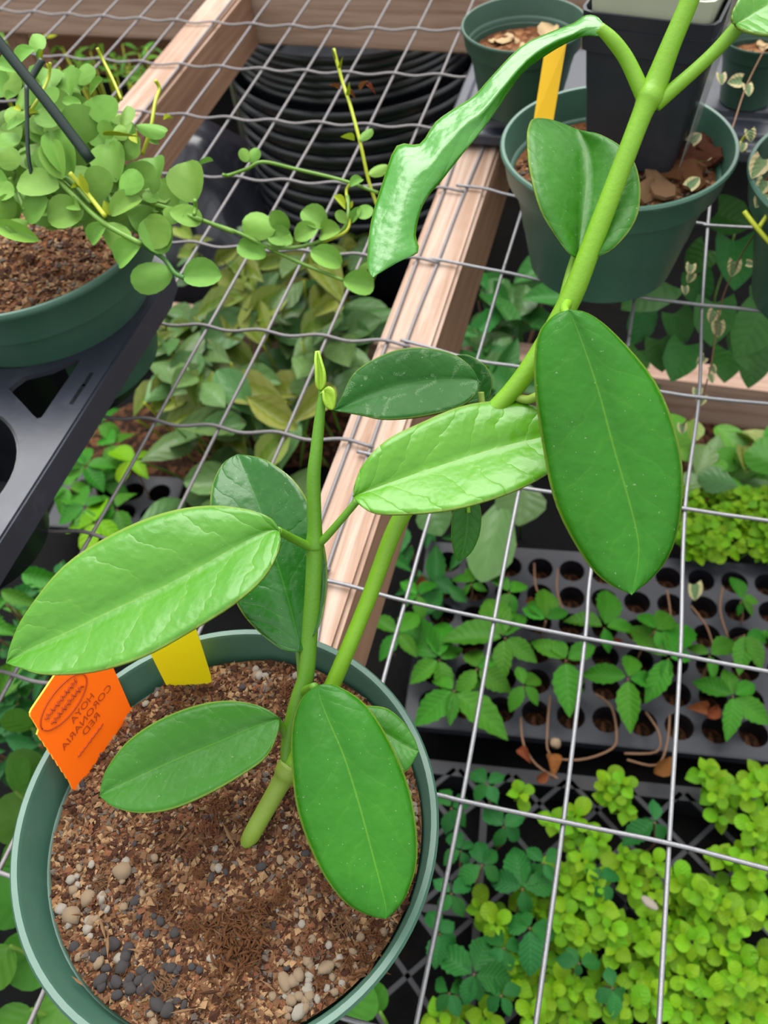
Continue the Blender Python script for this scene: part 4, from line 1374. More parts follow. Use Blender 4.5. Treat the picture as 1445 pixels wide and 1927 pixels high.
SPZ = 0.031
def small_pot(name, label, cx, cy, zb_, R, h, n_lit, seed):
    t = thing(name, label, 'pot', (cx, cy, zb_))
    o = part('pot', lathe([(r, z + zb_) for r, z in pot_profile(R, h)], 64, (cx, cy, 0)), M['potdark'], t)
    sharp(o, 40)
    (sv, sf), hf = soil_disc(cx, cy, R * 0.80, zb_ + h * 0.70, 0.003, seed, 16)
    s_ = part('potting_mix', (sv, sf), M['soil2'], t)
    for i in range(n_lit):
        a = rnd.random() * 6.28
        q = R * 0.48 * math.sqrt(rnd.random())
        p = V((cx + q * math.cos(a), cy + q * math.sin(a), 0))
        p.z = hf(p.x, p.y) + 0.002
        lump('dry_leaf_scrap' if i % 3 else 'bark_chip', LIT[i % 3] if i % 3 else BRK[2], p, R * (rnd.uniform(0.25, 0.42) if i % 3 else 0.13), s_, 1.0, 1.2)
    return t


p3 = Z(986, 42, 0.101)
small_pot('small_pot', 'small dark green pot of pale dry scraps standing on the black flat tray', p3.x, p3.y, SPZ, 0.0525, 0.070, 18, 31)
p4 = Z(1432, 66, 0.085)
small_pot('small_pot', 'tiny green pot of bark behind the black square pots', p4.x, p4.y, SPZ, 0.031, 0.054, 8, 33)

# pot at the right edge with its own square pot and trailing variegated vine
rc = Z(1404, 335, 0.10)
rcx, rcy = rc.x + 0.081, rc.y + 0.012
pot_r = thing('potted_vine', 'green pot at the right edge spilling a cream-edged heart vine', 'potted plant', (rcx, rcy, 0.001))
o = part('pot', lathe([(r, z + 0.0035) for r, z in pot_profile(0.0808, 0.0985)], 80, (rcx, rcy, 0)), M['pot'], pot_r)
sharp(o, 40)
(sv, sf), rhf = soil_disc(rcx, rcy, 0.070, 0.078, 0.0035, 14.0, 18)
part('potting_mix', (sv, sf), M['soil2'], pot_r)
zb2 = 0.0825
FL2 = Z(1409, 262, zb2); FL2.y = rcy - 0.022; FL2.x = rcx - 0.055
sqpot('square_pot', 'black square pot standing in the green pot at the right edge', (FL2.x, FL2.y), (FL2.x + 0.052, FL2.y + 0.006), zb2, 0.094, 0.0165, M['black'])


def heart_at(px, py, z_or_d, wpx, ang, key, parent, dep=True):
    b = D(px, py, z_or_d)
    L = wpx * (0.8 if key == 'varieg' else 1.0) * z_or_d / FPX
    dr = RX * math.cos(ang) + RY * math.sin(ang)
    up = TOCAM + V((rnd.uniform(-.3, .3), rnd.uniform(-.3, .3), rnd.uniform(-.1, .3)))
    return leaf_at(key, b, b + dr * L + TOCAM * rnd.uniform(-0.2, 0.2) * L, L * 0.95, up, parent)


def string_vine(pts, mat, parent, wpx=4):
    return stem(parent, [(x, y, d, wpx) for x, y, d in pts], mat, 5, 5, 'vine')


SV = [(1382, 492, 0.66, 36, 1.7), (1405, 495, 0.66, 20, 0.2), (1300, 498, 0.68, 26, 1.8), (1302, 515, 0.68, 24, 2.0), (1288, 540, 0.69, 20, 1.5), (1345, 585, 0.69, 30, 1.9), (1350, 608, 0.69, 34, 1.4), (1325, 672, 0.70, 24, 2.4), (1338, 690, 0.70, 20, 1.0), (1335, 705, 0.7, 22, 1.2), (1312, 732, 0.72, 26, 1.6),
      (1322, 745, 0.72, 26, 1.9), (1283, 798, 0.74, 24, 1.5), (1306, 1100, 0.95, 40, 1.4), (1395, 152, 0.68, 34, 3.0), (1405, 160, 0.68, 28, 1.4), (1356, 140, 0.69, 26, 1.5), (1410, 245, 0.60, 28, 1.4), (1398, 270, 0.60, 22, 1.8), (1435, 300, 0.55, 50, 2.1), (1438, 340, 0.55, 40, 2.0), (1440, 365, 0.55, 38, 2.2), (1420, 40, 0.66, 50, 2.9)]
for q in SV:
    heart_at(*q, 'varieg', pot_r)
string_vine([(1408, 250, 0.6), (1395, 268, 0.605), (1402, 285, 0.6)], M['vinetip'], pot_r, 6)
string_vine([(1400, 398, 0.55), (1425, 430, 0.548), (1460, 470, 0.55)], M['vinetip'], pot_r, 10)
string_vine([(1428, 428, 0.548), (1450, 395, 0.545)], M['vinetip'], pot_r, 9)
string_vine([(1445, 330, 0.56), (1430, 420, 0.60), (1395, 480, 0.65), (1360, 560, 0.68), (1345, 640, 0.69), (1335, 700, 0.7), (1315, 760, 0.72), (1285, 800, 0.74)], M['twig'], pot_r, 3)
string_vine([(1440, 90, 0.68), (1405, 160, 0.68), (1380, 235, 0.665), (1375, 250, 0.66)], M['twig'], pot_r, 3)
for px, py, wpx, an in ((1325, 305, 34, 1.5), (1296, 352, 26, 0.2), (1300, 268, 20, 0.3)):
    b_ = Z(px, py, 0.089)
    leaf_at('varieg', b_, b_ + V((0.5, 0.7, 0.25)).normalized() * 0.011 if an < 1 else b_ + V((0.1, -0.6, 0.5)).normalized() * 0.012, 0.009, V((0, -0.5, 0.8)), pot_b, 'fallen_leaf')['label'] = 'fallen pale leaf'

# ------------------------------------------------------------------ stacked nursery pots below the header, far end
stk_c = Z(668, 88, -0.18)


def nursery_pot(z_top, R, h, label):
    prof_ = [(R * 0.80, -h), (R * 0.962, -0.030), (R * 0.965, -0.014), (R * 0.985, -0.013), (R * 0.999, -0.010), (R * 1.004, -0.006), (R * 0.998, -0.002), (R * 0.985, 0.0), (R * 0.972, -0.004), (R * 0.94, -0.03), (R * 0.79, -h + 0.003), (0.0, -h + 0.003)]
    o = part('nursery_pot', lathe(prof_, 80, (0, 0, 0)), M['blackgloss'])
    o.location = (stk_c.x, stk_c.y, z_top)
    sharp(o, 45)
    tag(o, label, 'pot', 'nursery pots in the stack under the bench')
    return o


ORD = ['', 'second ', 'third ', 'fourth ', 'fifth ', 'sixth ', 'seventh ', 'eighth ', 'ninth ']
zt = -0.18 - 9 * 0.0235
for i in range(9):
    nursery_pot(zt, 0.190 + 0.001 * i, 0.15 if i == 0 else 0.12, 'large black nursery pot, ' + (ORD[8 - i] + 'rim below the wide shiny lip of the stack' if i < 8 else 'rim directly below the wide shiny lip of the stack'))
    zt += 0.0235
nursery_pot(-0.18, 0.200, 0.12, 'wide-lipped shiny black nursery pot halfway up the stack under the bench')
zt = -0.168
for i in range(6):
    nursery_pot(zt, 0.183, 0.10, 'slightly smaller black nursery pot, ' + ORD[i] + 'rim above the wide shiny lip')
    zt += 0.0115
PP = AY(455, 170, 1.46)
post = tag(part('pipe_post', lathe([(0, FZ), (0.021, FZ), (0.021, -0.12), (0.017, -0.12), (0.017, -0.13), (0, -0.13)], 24, (PP.x, PP.y, 0)), M['pvc']), 'olive grey pipe post beside the stacked black pots', 'post')
# black sheeting heaped beside the pots
v, f = [], []
for j in range(25):
    for i in range(25):
        x = -0.92 + 0.28 * i / 24
        y = 1.02 + 0.30 * j / 24
        h = 0.16 * math.sin(math.pi * i / 24) * math.sin(math.pi * j / 24) + 0.03 * abs(noise.noise(V((x * 14, y * 9, 2)))) + 0.02 * noise.noise(V((x * 30, y * 22, 5)))
        v.append(V((x, y, -0.44 + h)))
for j in range(24):
    for i in range(24):
        a = j * 25 + i
        f.append((a, a + 1, a + 26, a + 25))
nn = len(v)
rimi = [i for i in range(25)] + [j * 25 + 24 for j in range(1, 25)] + [24 * 25 + i for i in range(23, -1, -1)] + [j * 25 for j in range(23, 0, -1)]
for i in rimi:
    v.append(V((v[i].x, v[i].y, FZ)))
for i in range(len(rimi)):
    q = (i + 1) % len(rimi)
    f.append((rimi[q], rimi[i], nn + i, nn + q))
tag(part('plastic_sheet', (v, f), M['sheet']), 'crumpled black plastic sheeting heaped left of the stacked pots', 'sheeting')
# ------------------------------------------------------------------ ground level: plug trays, webbed tray
LZ = -0.51


def plug_tray(label, o0, ex, ey, nc, nr, z, c0=0, r0=0):
    t = thing('plug_tray', label, 'tray', (o0[0], o0[1], FZ))
    ex, ey = V((ex[0], ex[1], 0)), V((ey[0], ey[1], 0))
    o0 = V((o0[0], o0[1], 0))
    pit = ex.length
    r = pit * 0.405
    x0, x1, y0, y1 = c0 - 0.72, c0 + nc - 0.28, r0 - 0.72, r0 + nr - 0.28
    cn = [o0 + ex * a_ + ey * b_ for a_, b_ in ((x0, y0), (x1, y0), (x1, y1), (x0, y1))]
    holes = []
    cs = []
    for j in range(nr):
        for i in range(nc):
            c = o0 + ex * (c0 + i) + ey * (r0 + j)
            cs.append(c)
            holes.append(circ(c.x, c.y, r, 16))
    part('tray_top', slab([(p.x, p.y) for p in cn], holes, z, 0.0015), M['plug'], t, False)
    v = [V((p.x, p.y, z - 0.0005)) for p in cn] + [V((p.x, p.y, z - 0.014)) for p in cn]
    o = part('skirt', (v, [(i, (i + 1) % 4, (i + 1) % 4 + 4, i + 4) for i in range(4)]), M['plug'], t, False)
    o.modifiers.new('t', 'SOLIDIFY').thickness = 0.0025
    cell = None
    for c in cs:
        if cell is None:
            vf = lathe([(r, 0), (r * 0.72, -0.042), (r * 0.70, -0.048), (0, -0.048)], 16)
            sf_ = lathe([(r * 0.84, -0.027), (r * 0.5, -0.024), (0, -0.022)], 16)
            o_ = join(vf, sf_)
            fm = [0] * len(vf[1]) + [1] * len(sf_[1])
            tmp = part('cell', o_, [M['blackgloss'], M['dirt']], None, True, None, fm)
            cell = tmp.data
            bpy.data.objects.remove(tmp)
        mt = Matrix.Translation((c.x, c.y, z - 0.0004 - rnd.choice((0, 0, 0.0005))))
        inst('cell', cell, mt, t)
    return t


EX, EY = (0.0398, 0.0048), (-0.0048, 0.0398)
plug_tray('grey-black plug tray of seedlings under the right mesh sheet', (-0.033, 0.391), EX, EY, 12, 6, LZ, -4, 0)
lt = Z(300, 928, LZ)
plug_tray('grey-black plug tray under the left mesh sheet near the carrier tray', (lt.x, lt.y), EX, EY, 4, 2, LZ, -3, -1)

web = thing('webbed_tray', 'dark webbed flat with diagonal struts under the lime creeper', 'tray', (0.0, 0.25, FZ))
WZ = -0.525
wx0, wx1, wy0, wy1 = -0.26, 0.30, 0.02, 0.325
wa = math.atan2(0.0048, 0.0398)
wrot = Matrix.Rotation(wa, 4, 'Z')
wc = V((0.02, 0.19, 0))


def wbar(a, b, wd=0.005, h=0.006, name='strut'):
    a, b = V((a[0], a[1], 0)), V((b[0], b[1], 0))
    d = (b - a).normalized()
    s_ = V((-d.y, d.x, 0)) * wd / 2
    v = [V((p.x, p.y, z)) for z in (WZ - h, WZ) for p in (a - s_, a + s_, b + s_, b - s_)]
    v = [wrot @ (q - wc) + wc for q in v]
    return part(name, (v, [(3, 2, 1, 0), (4, 5, 6, 7), (0, 1, 5, 4), (1, 2, 6, 5), (2, 3, 7, 6), (3, 0, 4, 7)]), M['web'], web, False)


for a, b in (((wx0, wy0), (wx1, wy0)), ((wx1, wy0), (wx1, wy1)), ((wx1, wy1), (wx0, wy1)), ((wx0, wy1), (wx0, wy0))):
    wbar(a, b, 0.016, 0.045, 'rim')
step = 0.062
hgt = wy1 - wy0
i = 0
x = wx0 - hgt
while x < wx1:
    for sgn in (1, -1):
        xa, xb = (x, x + hgt)
        ya, yb_ = (wy0, wy1) if sgn > 0 else (wy1, wy0)
        t0_, t1_ = max(0, (wx0 - xa) / (xb - xa)), min(1, (wx1 - xa) / (xb - xa))
        if t1_ - t0_ > 0.05:
            wbar((xa + (xb - xa) * t0_, ya + (yb_ - ya) * t0_), (xa + (xb - xa) * t1_, ya + (yb_ - ya) * t1_))
    x += step
for q in (-0.1, 0.05, 0.2):
    wbar((wx0, 0.17 + q * 0.1), (wx1, 0.17 + q * 0.1), 0.008) if q == 0.05 else wbar((q, wy0), (q, wy1), 0.008)

# ------------------------------------------------------------------ ground level: plants


def seedling(name, label, cat, px, py, z, leaflets, key, soil_z=LZ - 0.014, group=None, wr=0.46, up_extra=0.0, stem_mat=None):
    """a whorl: leaflets = list of tip pixels; all leaves spring from the head of one stem"""
    c = Z(px, py, z)
    t = thing(name, label, cat, (c.x, c.y, soil_z), group)
    foot = V((c.x + rnd.uniform(-.012, .012), c.y + rnd.uniform(-.01, .014), soil_z))
    md = (c + foot) / 2 + V((rnd.uniform(-.006, .006), rnd.uniform(-.006, .006), 0))
    part('stem', tube(smooth([foot, md, c], 4), 0.0011, 6), stem_mat or M['twig'], t)
    for tx, ty in leaflets:
        tp = Z(tx, ty, z - rnd.uniform(0.002, 0.016))
        L = (tp - c).length
        leaf_at(key, c + (tp - c) * 0.06 + V((0, 0, rnd.uniform(0, 0.004))), tp, L * wr * rnd.uniform(0.9, 1.15), V((rnd.uniform(-.25, .25), rnd.uniform(-.3, .2), 1)), t, 'leaflet')
    return t


def zz(ox, oy, s, c, ls):
    return (ox + s * c[0], oy + s * c[1]), zc(ox, oy, s, ls)


PK = 0.5502
sl_ = [
    ((320, 350), [(195, 215), (330, 200), (225, 420), (400, 300), (350, 470)], 'broad five-leaflet seedling nearest the rim of the front pot'),
    ((370, 455), [(245, 560), (545, 590), (300, 400), (470, 420), (360, 560)], 'serrated seedling with one big leaflet just right of the front pot'),
    ((545, 275), [(345, 265), (530, 412), (645, 345), (600, 185), (485, 125)], 'five-leaflet seedling crossed by the third long wire'),
    ((755, 350), [(640, 275), (765, 520), (850, 300), (700, 270)], 'seedling with a long leaflet hanging toward the tray lip'),
    ((885, 240), [(910, 95), (755, 205), (995, 245), (900, 320)], 'seedling under the tip of the largest hoya leaf'),
    ((967, 412), [(815, 395), (972, 580), (980, 330), (1065, 425)], 'seedling with a dry brown heart above the tray lip'),
    ((1105, 345), [(985, 220), (1165, 220), (1040, 480), (1190, 330), (1090, 420)], 'crowded seedling at the rightmost crossing of wires'),
    ((1325, 475), [(1195, 420), (1315, 610), (1450, 560), (1300, 380), (1400, 430)], 'five-leaflet seedling at the right end of the tray front'),
    ((1245, 335), [(1335, 282), (1170, 300), (1260, 410)], 'pale three-leaflet seedling behind the right end seedling'),
    ((1365, 265), [(1430, 370), (1350, 380), (1445, 280)], 'upright seedling with dark veins by the right edge of the tray'),
    ((685, 215), [(605, 165), (690, 95), (760, 180), (640, 130)], 'reddish-centred seedling left of the largest leaf tip'),
    ((1352, 150), [(1325, 62), (1415, 140), (1345, 195), (1395, 195)], 'tiny bright seedling alone among empty cells'),
    ((430, 90), [(360, 60), (440, 20), (480, 110), (400, 130)], 'thin seedling at the far left corner of the tray'),
    ((1440, 250), [(1400, 300), (1480, 230), (1480, 300)], 'seedling cut by the right edge beside empty cells'),
]
sl_ += [
    ((180, 260), [(90, 200), (250, 180), (120, 340), (240, 330)], 'seedling squeezed between the joist and the leftmost long wire'),
    ((450, 380), [(380, 470), (560, 450), (430, 300), (520, 340)], 'seedling in the shade of the serrated one by the front pot'),
    ((610, 440), [(560, 520), (660, 500), (590, 370), (670, 400)], 'drooping seedling between the third and fourth wires'),
    ((560, 120), [(500, 60), (620, 80), (580, 190), (520, 180)], 'shaded seedling under the rear corner of the mesh crossing'),
    ((1060, 250), [(1000, 190), (1120, 180), (1090, 320)], 'small seedling behind the largest leaf tip'),
    ((250, 130), [(190, 80), (310, 70), (260, 210), (190, 170)], 'pale seedling at the rear left end of the plug tray'),
]
for c, ls, lb in sl_:
    (cx_, cy_), L_ = zz(650, 1050, PK, c, ls)
    L_ = [(cx_ + (x - cx_) * 1.1, cy_ + (y - cy_) * 1.1) for x, y in L_]
    seedling('seedling', lb, 'seedling', cx_, cy_, LZ + rnd.uniform(0.035, 0.06), L_, 'palm')
dk = [
    ((410, 1060), [(375, 890), (275, 1010), (545, 1030), (430, 1170), (470, 960)], 'dark five-leaflet plant in the middle of the lime creeper'),
    ((205, 1420), [(95, 1370), (265, 1265), (355, 1440), (165, 1540), (230, 1530), (60, 1320)], 'largest dark plant low beside the front pot'),
    ((440, 1225), [(335, 1205), (450, 1410), (545, 1250), (400, 1150)], 'dark plant with a long leaflet beside the second wire'),
    ((650, 1375), [(555, 1355), (735, 1365), (640, 1425), (600, 1310)], 'dark plant sunk in lime leaves left of the third wire'),
    ((330, 800), [(255, 715), (410, 745), (300, 880), (400, 850)], 'mid-green plant below the crossing nearest the front pot'),
    ((968, 780), [(968, 685), (840, 860), (1010, 850), (900, 790)], 'upright dark seedling beside the webbed struts'),
    ((790, 1480), [(770, 1390), (800, 1600), (850, 1520), (720, 1530)], 'narrow dark plant at the bottom between lime leaves'),
    ((150, 900), [(110, 820), (180, 960), (80, 950), (200, 860)], 'shaded plant close against the front pot rim'),
    ((60, 1250), [(20, 1150), (120, 1200), (40, 1380), (130, 1300)], 'dark plant half hidden by the pot side'),
    ((240, 960), [(140, 1030), (300, 900), (310, 1020), (220, 860)], 'dark plant between pot rim and the middle dark plant'),
]
dk += [
    ((110, 720), [(60, 640), (180, 680), (90, 820), (170, 790)], 'dark plant where the cross wire meets the pot rim'),
    ((260, 620), [(200, 560), (330, 580), (300, 690), (210, 680)], 'dark plant just below the withered stems'),
    ((110, 1080), [(40, 1020), (190, 1030), (160, 1170), (60, 1150)], 'dark plant pressed against the right side of the pot'),
    ((330, 1310), [(270, 1240), (410, 1290), (360, 1400), (270, 1370)], 'dark plant left of the second wire near the bottom'),
    ((500, 950), [(430, 890), (570, 900), (540, 1020), (440, 1000)], 'dark plant shading the lime leaves right of the second wire'),
    ((100, 1500), [(40, 1440), (170, 1450), (140, 1590), (50, 1570)], 'dark plant at the very bottom beside the front pot'),
    ((320, 1510), [(250, 1450), (400, 1470), (360, 1590), (260, 1570)], 'dark plant at the very bottom left of the second wire'),
    ((740, 1030), [(690, 960), (810, 990), (780, 1110), (690, 1090)], 'dark plant deep among the lime leaves right of the third wire'),
]
for c, ls, lb in dk:
    (cx_, cy_), L_ = zz(800, 1200, 0.4464, c, ls)
    L_ = [(cx_ + (x - cx_) * 1.15, cy_ + (y - cy_) * 1.15) for x, y in L_]
    seedling('dark_seedling', lb, 'plant', cx_, cy_, -0.445 + rnd.uniform(-0.008, 0.012), L_, 'palmdk', WZ - 0.03, wr=0.56)

# withered stems across the lip of the plug tray
wst = thing('withered_stems', 'brown withered stems with curled dead leaves across the tray lip', 'dead plant', Z(1080, 1400, -0.5))
for pts in ([(980, 1350), (985, 1400), (1010, 1440), (1050, 1465)], [(1035, 1310), (1030, 1370), (1035, 1420), (1090, 1430), (1150, 1410), (1160, 1380), (1150, 1330), (1120, 1305)], [(1215, 1340), (1240, 1380), (1235, 1415), (1175, 1418)], [(1260, 1345), (1255, 1400), (1235, 1440), (1180, 1430)],
            [(1360, 1105), (1355, 1150), (1370, 1200)], [(1255, 1110), (1262, 1160), (1260, 1200)], [(1300, 1140), (1330, 1180), (1345, 1230)], [(1005, 1060), (1010, 1110), (1040, 1140)], [(1050, 1070), (1048, 1110), (1060, 1150)]):
    part('dry_stem', tube(smooth([Z(x, y, -0.490 + 0.006 * (i % 2)) for i, (x, y) in enumerate(pts)], 4), 0.0013, 5), M['twig'], wst)
for px, py, L in ((1035, 1420, 0.024), (1230, 1455, 0.026), (1010, 1470, 0.016), (975, 1410, 0.018), (1335, 1335, 0.022), (1330, 1350, 0.02), (1165, 1220, 0.014), (990, 1130, 0.015), (970, 1020, 0.02), (800, 1090, 0.02)):
    b_ = Z(px, py, -0.488)
    a = rnd.random() * 6.28
    leaf_at('dryleaf', b_, b_ + V((math.cos(a), math.sin(a), 0.3)) * L, L * 0.7, V((0.3, -0.3, 1)), wst, 'dead_leaf')


# lime creeper
def lime_patch(label, pts, zlo, zhi, foot, L0=0.0185, seedv=0, ox=800, oy=1200, s=0.4464):
    P_ = [Z(ox + s * x, oy + s * y, (zlo + zhi) / 2) for x, y in pts]
    c = sum(P_, V((0, 0, 0))) / len(P_)
    t = thing('lime_creeper', label, 'groundcover plant', (c.x, c.y, foot))
    cnt = 0
    for p in P_:
        p.z = rnd.uniform(zlo, zhi)
        a0 = rnd.random() * 3.14
        tilt = V((rnd.uniform(-.35, .35), rnd.uniform(-.45, .15), 1)).normalized()
        part('stem', tube(smooth([V((p.x + rnd.uniform(-.01, .01), p.y + 0.008, foot)), V((p.x, p.y, p.z - 0.012)), p], 3), 0.0008, 5), M['vine'], t)
        for k_ in range(4 if rnd.random() < 0.6 else 3):
            L = L0 * (1.0, 0.82, 0.6, 0.36)[k_] * rnd.uniform(0.85, 1.12)
            for sgn in (0, 1):
                a = a0 + k_ * 1.57 + sgn * 3.1416 + rnd.uniform(-.25, .25)
                dr = V((math.cos(a), math.sin(a), 0))
                dr = (dr - tilt * dr.dot(tilt)).normalized()
                el_ = (0.0, 0.18, 0.4, 0.8)[k_]
                dr = (dr * math.cos(el_) + tilt * math.sin(el_))
                b_ = p + tilt * (0.0045 * k_) + dr * 0.002
                leaf_at('lime', b_, b_ + dr * L, L * rnd.uniform(0.82, 0.98), tilt + dr * -0.3, t)
                cnt += 1
    return t


la = [(400, 660), (540, 800), (640, 760), (730, 860), (660, 960), (690, 1000), (620, 1060), (560, 1000), (470, 1130), (720, 1150), (590, 1180), (670, 1270), (240, 1130), (540, 1520), (350, 1350), (370, 1450), (250, 1590), (140, 1590), (670, 1500), (600, 1470), (800, 1320), (770, 1240), (740, 1560), (60, 1610), (300, 1220), (650, 880), (580, 1230), (450, 1600), (640, 1590), (700, 1060), (810, 1190)]
lb_ = [(900, 960), (960, 960), (830, 940), (960, 1060), (860, 1040), (1080, 1040), (1150, 1110), (1230, 1150), (1280, 1220), (1100, 1290), (950, 1180), (1350, 1160), (1420, 1200), (1340, 1380), (1150, 1360), (960, 1330), (900, 1450), (960, 1510), (1080, 1560), (1300, 1450), (1400, 1480), (1200, 1500), (1030, 1230), (1180, 1230), (1250, 1320), (1420, 1330), (1090, 1430), (1010, 1420), (1280, 1560), (1400, 1590), (1170, 1590), (1440, 1420), (920, 1270), (1300, 1290), (860, 1560)]
lc = [(790, 610), (830, 640), (780, 690), (840, 720), (750, 640)]
ld = [(1180, 560), (1240, 610), (1300, 640), (1390, 600), (1420, 560), (1250, 730), (1340, 680), (1440, 640), (1360, 830), (1420, 790), (1380, 880), (1340, 940), (1440, 900), (1220, 660), (1430, 700), (1260, 930), (1350, 1000)]
lime_patch('lime green creeper spreading left of the wire at the bottom middle', la, -0.49, -0.455, -0.52)
lime_patch('widest mat of lime green creeper in the lower right corner', lb_, -0.49, -0.45, -0.52)
lime_patch('small lone tuft of lime creeper near the webbed struts', lc, -0.485, -0.465, -0.52, 0.017)
lime_patch('lime creeper clump at the right just below the plug tray', ld, -0.488, -0.455, -0.52)
lf = [(rnd.uniform(880, 1450), rnd.uniform(1000, 1600)) for _ in range(26)] + [(rnd.uniform(240, 880), rnd.uniform(1050, 1600)) for _ in range(22)]
lime_patch('lower layer of lime creeper showing between the upper sprigs at the bottom', lf, -0.512, -0.495, -0.53, 0.019)
le = [(rnd.uniform(1270, 1470), rnd.uniform(935, 1045)) for _ in range(64)]
lime_patch('bright creeper filling a tray behind the empty plug cells', [(x, y) for x, y in le], -0.50, -0.475, -0.53, 0.018, 0, 0, 0, 1.0)
sc_ = [tag(lump('paper_scrap', PEB[6], Z(1222, 1700, -0.445), 0.0045, None, 1.9), 'small white scrap lying on the lime creeper', 'scrap')]
dh = Z(1045, 1398, -0.49)
tag(lump('seed_pod', PEB[2], dh, 0.006, None), 'pale round seed pod by the withered stems', 'seed pod')


# broad-leaved plants beneath the left sheet and behind the joist
def bush(name, label, cat, boxpx, z0, z1, n, keys, Lpx, foot, parentmat, group=None, updir=1.0, aw=0.55, seedv=0, ang=None, avoid=None):
    x0, y0, x1, y1 = boxpx
    c = Z((x0 + x1) / 2, (y0 + y1) / 2, (z0 + z1) / 2)
    t = thing(name, label, cat, (c.x, c.y, foot), group)
    for i in range(n):
        for _ in range(8):
            px, py = rnd.uniform(x0, x1), rnd.uniform(y0, y1)
            if avoid is None or not avoid(px, py):
                break
        z = rnd.uniform(z0, z1)
        tp = Z(px, py, z)
        dpt = (tp - CAM).dot(RZ)
        L = rnd.uniform(*Lpx) * dpt / FPX
        a = rnd.uniform(0, 6.28) if ang is None else rnd.gauss(ang, 0.9)
        dr = V((math.cos(a), math.sin(a), rnd.uniform(-0.15, 0.75) * updir)).normalized()
        b_ = tp - dr * L
        leaf_at(rnd.choice(keys), b_, tp, L * aw * rnd.uniform(0.8, 1.2), TOCAM * 0.9 + V((rnd.uniform(-.6, .6), rnd.uniform(-.4, .5), 0.5)), t)
        if i % 2 == 0:
            g = V((c.x + (b_.x - c.x) * 0.6, c.y + (b_.y - c.y) * 0.6, foot))
            part('stem', tube(smooth([g, (g + b_) / 2 + V((0, 0, 0.012)), b_], 3), 0.0016, 5), parentmat, t)
    return t


bush('waxy_plant', 'olive waxy-leaved plant with cream-edged leaves just right of the left pot', 'plant', (290, 580, 430, 740), -0.44, -0.33, 40, ['olive', 'wax', 'wax'], (85, 130), FZ + 0.01, M['vinetip'])
bush('waxy_plant', 'grey-green waxy plant between the kinked wires, with notched leaves', 'plant', (350, 660, 560, 810), -0.46, -0.38, 38, ['wax', 'wax', 'olive'], (90, 135), FZ + 0.01, M['vine'])
bush('waxy_plant', 'pale olive plant below the trailing round-leaved stems', 'plant', (420, 480, 660, 600), -0.45, -0.33, 48, ['olive', 'olive', 'wax'], (70, 110), FZ + 0.01, M['vinetip'])
bush('waxy_plant', 'dull green plant close left of the pale joist', 'plant', (550, 560, 740, 760), -0.45, -0.36, 40, ['wax', 'wax', 'olive'], (80, 120), FZ + 0.01, M['vine'], avoid=lambda x, y: 520 < x < 600 and 680 < y < 760)
bush('waxy_plant', 'low grey-green plant above the dark upright hoya leaf', 'plant', (330, 800, 560, 960), -0.47, -0.42, 22, ['wax'], (90, 130), FZ + 0.01, M['vine'], avoid=lambda x, y: x < 420 and y < 880)
bush('waxy_plant', 'scrubby plant in front of the stacked black pots', 'plant', (340, 440, 680, 510), -0.45, -0.36, 40, ['olive', 'wax'], (50, 80), FZ + 0.01, M['vine'])
bush('dark_leafy_plant', 'shaded leafy plant right of the joist below the larger pot', 'plant', (870, 500, 1010, 740), -0.47, -0.40, 40, ['heart', 'wax'], (60, 100), FZ + 0.01, M['twig'])
bush('dark_leafy_plant', 'shaded plant between the joist and the small hanging hoya leaf', 'plant', (740, 980, 850, 1120), -0.50, -0.46, 16, ['palmdk'], (50, 80), FZ + 0.01, M['twig'], aw=0.4)
for px, py, qx, qy, wpx, lb in ((950, 930, 905, 1075, 105, 'large grey-green paddle leaf plant below the bright hoya leaf'), (985, 905, 975, 985, 110, 'round dark leaf plant under the third mesh row'), (800, 940, 830, 1005, 80, 'rounded dull leaf plant beside the small hanging leaf')):
    b_, tp = Z(px, py, -0.42), Z(qx, qy, -0.43)
    t = thing('paddle_leaf_plant', lb, 'plant', (b_.x, b_.y, FZ))
    leaf_at('wax', b_, tp, wpx * 0.95 / FPX, V((0, -0.2, 1)), t)
    part('stem', tube([V((b_.x, b_.y + 0.02, FZ)), b_], 0.002, 6), M['vine'], t)

# bright seedlings left, below the carrier tray
ll = [((330, 640), [(240, 700), (310, 540), (460, 620), (400, 730), (240, 600)]), ((450, 760), [(330, 800), (560, 800), (430, 660), (540, 700)]), ((560, 470), [(480, 420), (640, 400), (600, 590), (490, 540)]), ((420, 330), [(340, 260), (500, 240), (520, 380), (330, 420)]),
      ((680, 600), [(600, 540), (760, 560), (740, 660), (620, 680)]), ((560, 960), [(440, 940), (640, 880), (600, 1080), (480, 1040)]), ((330, 950), [(200, 1000), (250, 850), (420, 900), (330, 1080)]), ((200, 800), [(80, 860), (200, 690), (300, 800), (160, 900)]), ((400, 1060), [(280, 1080), (420, 960), (500, 1120), (360, 1180)])]
lab = ['just below the tray skirt', 'crossed by the leftmost kinked wire', 'with the palest leaflets by the wire', 'highest under the skirt of the carrier tray', 'beside the bare soil patch', 'next to the left plug tray', 'above the tip of the pale hoya leaf', 'tucked under the lower socket', 'lowest against the edge of the pale hoya leaf']
for (c, ls), lb in zip(ll, lab):
    (cx_, cy_), L_ = zz(80, 720, 0.2491, c, ls)
    L_ = [(cx_ + (x - cx_) * 1.9, cy_ + (y - cy_) * 1.9) for x, y in L_]
    seedling('bright_seedling', 'bright green seedling ' + lb, 'seedling', cx_, cy_, -0.45 + rnd.uniform(-0.02, 0.02), L_, rnd.choice(['palm', 'palm', 'lime']), FZ, wr=0.55)
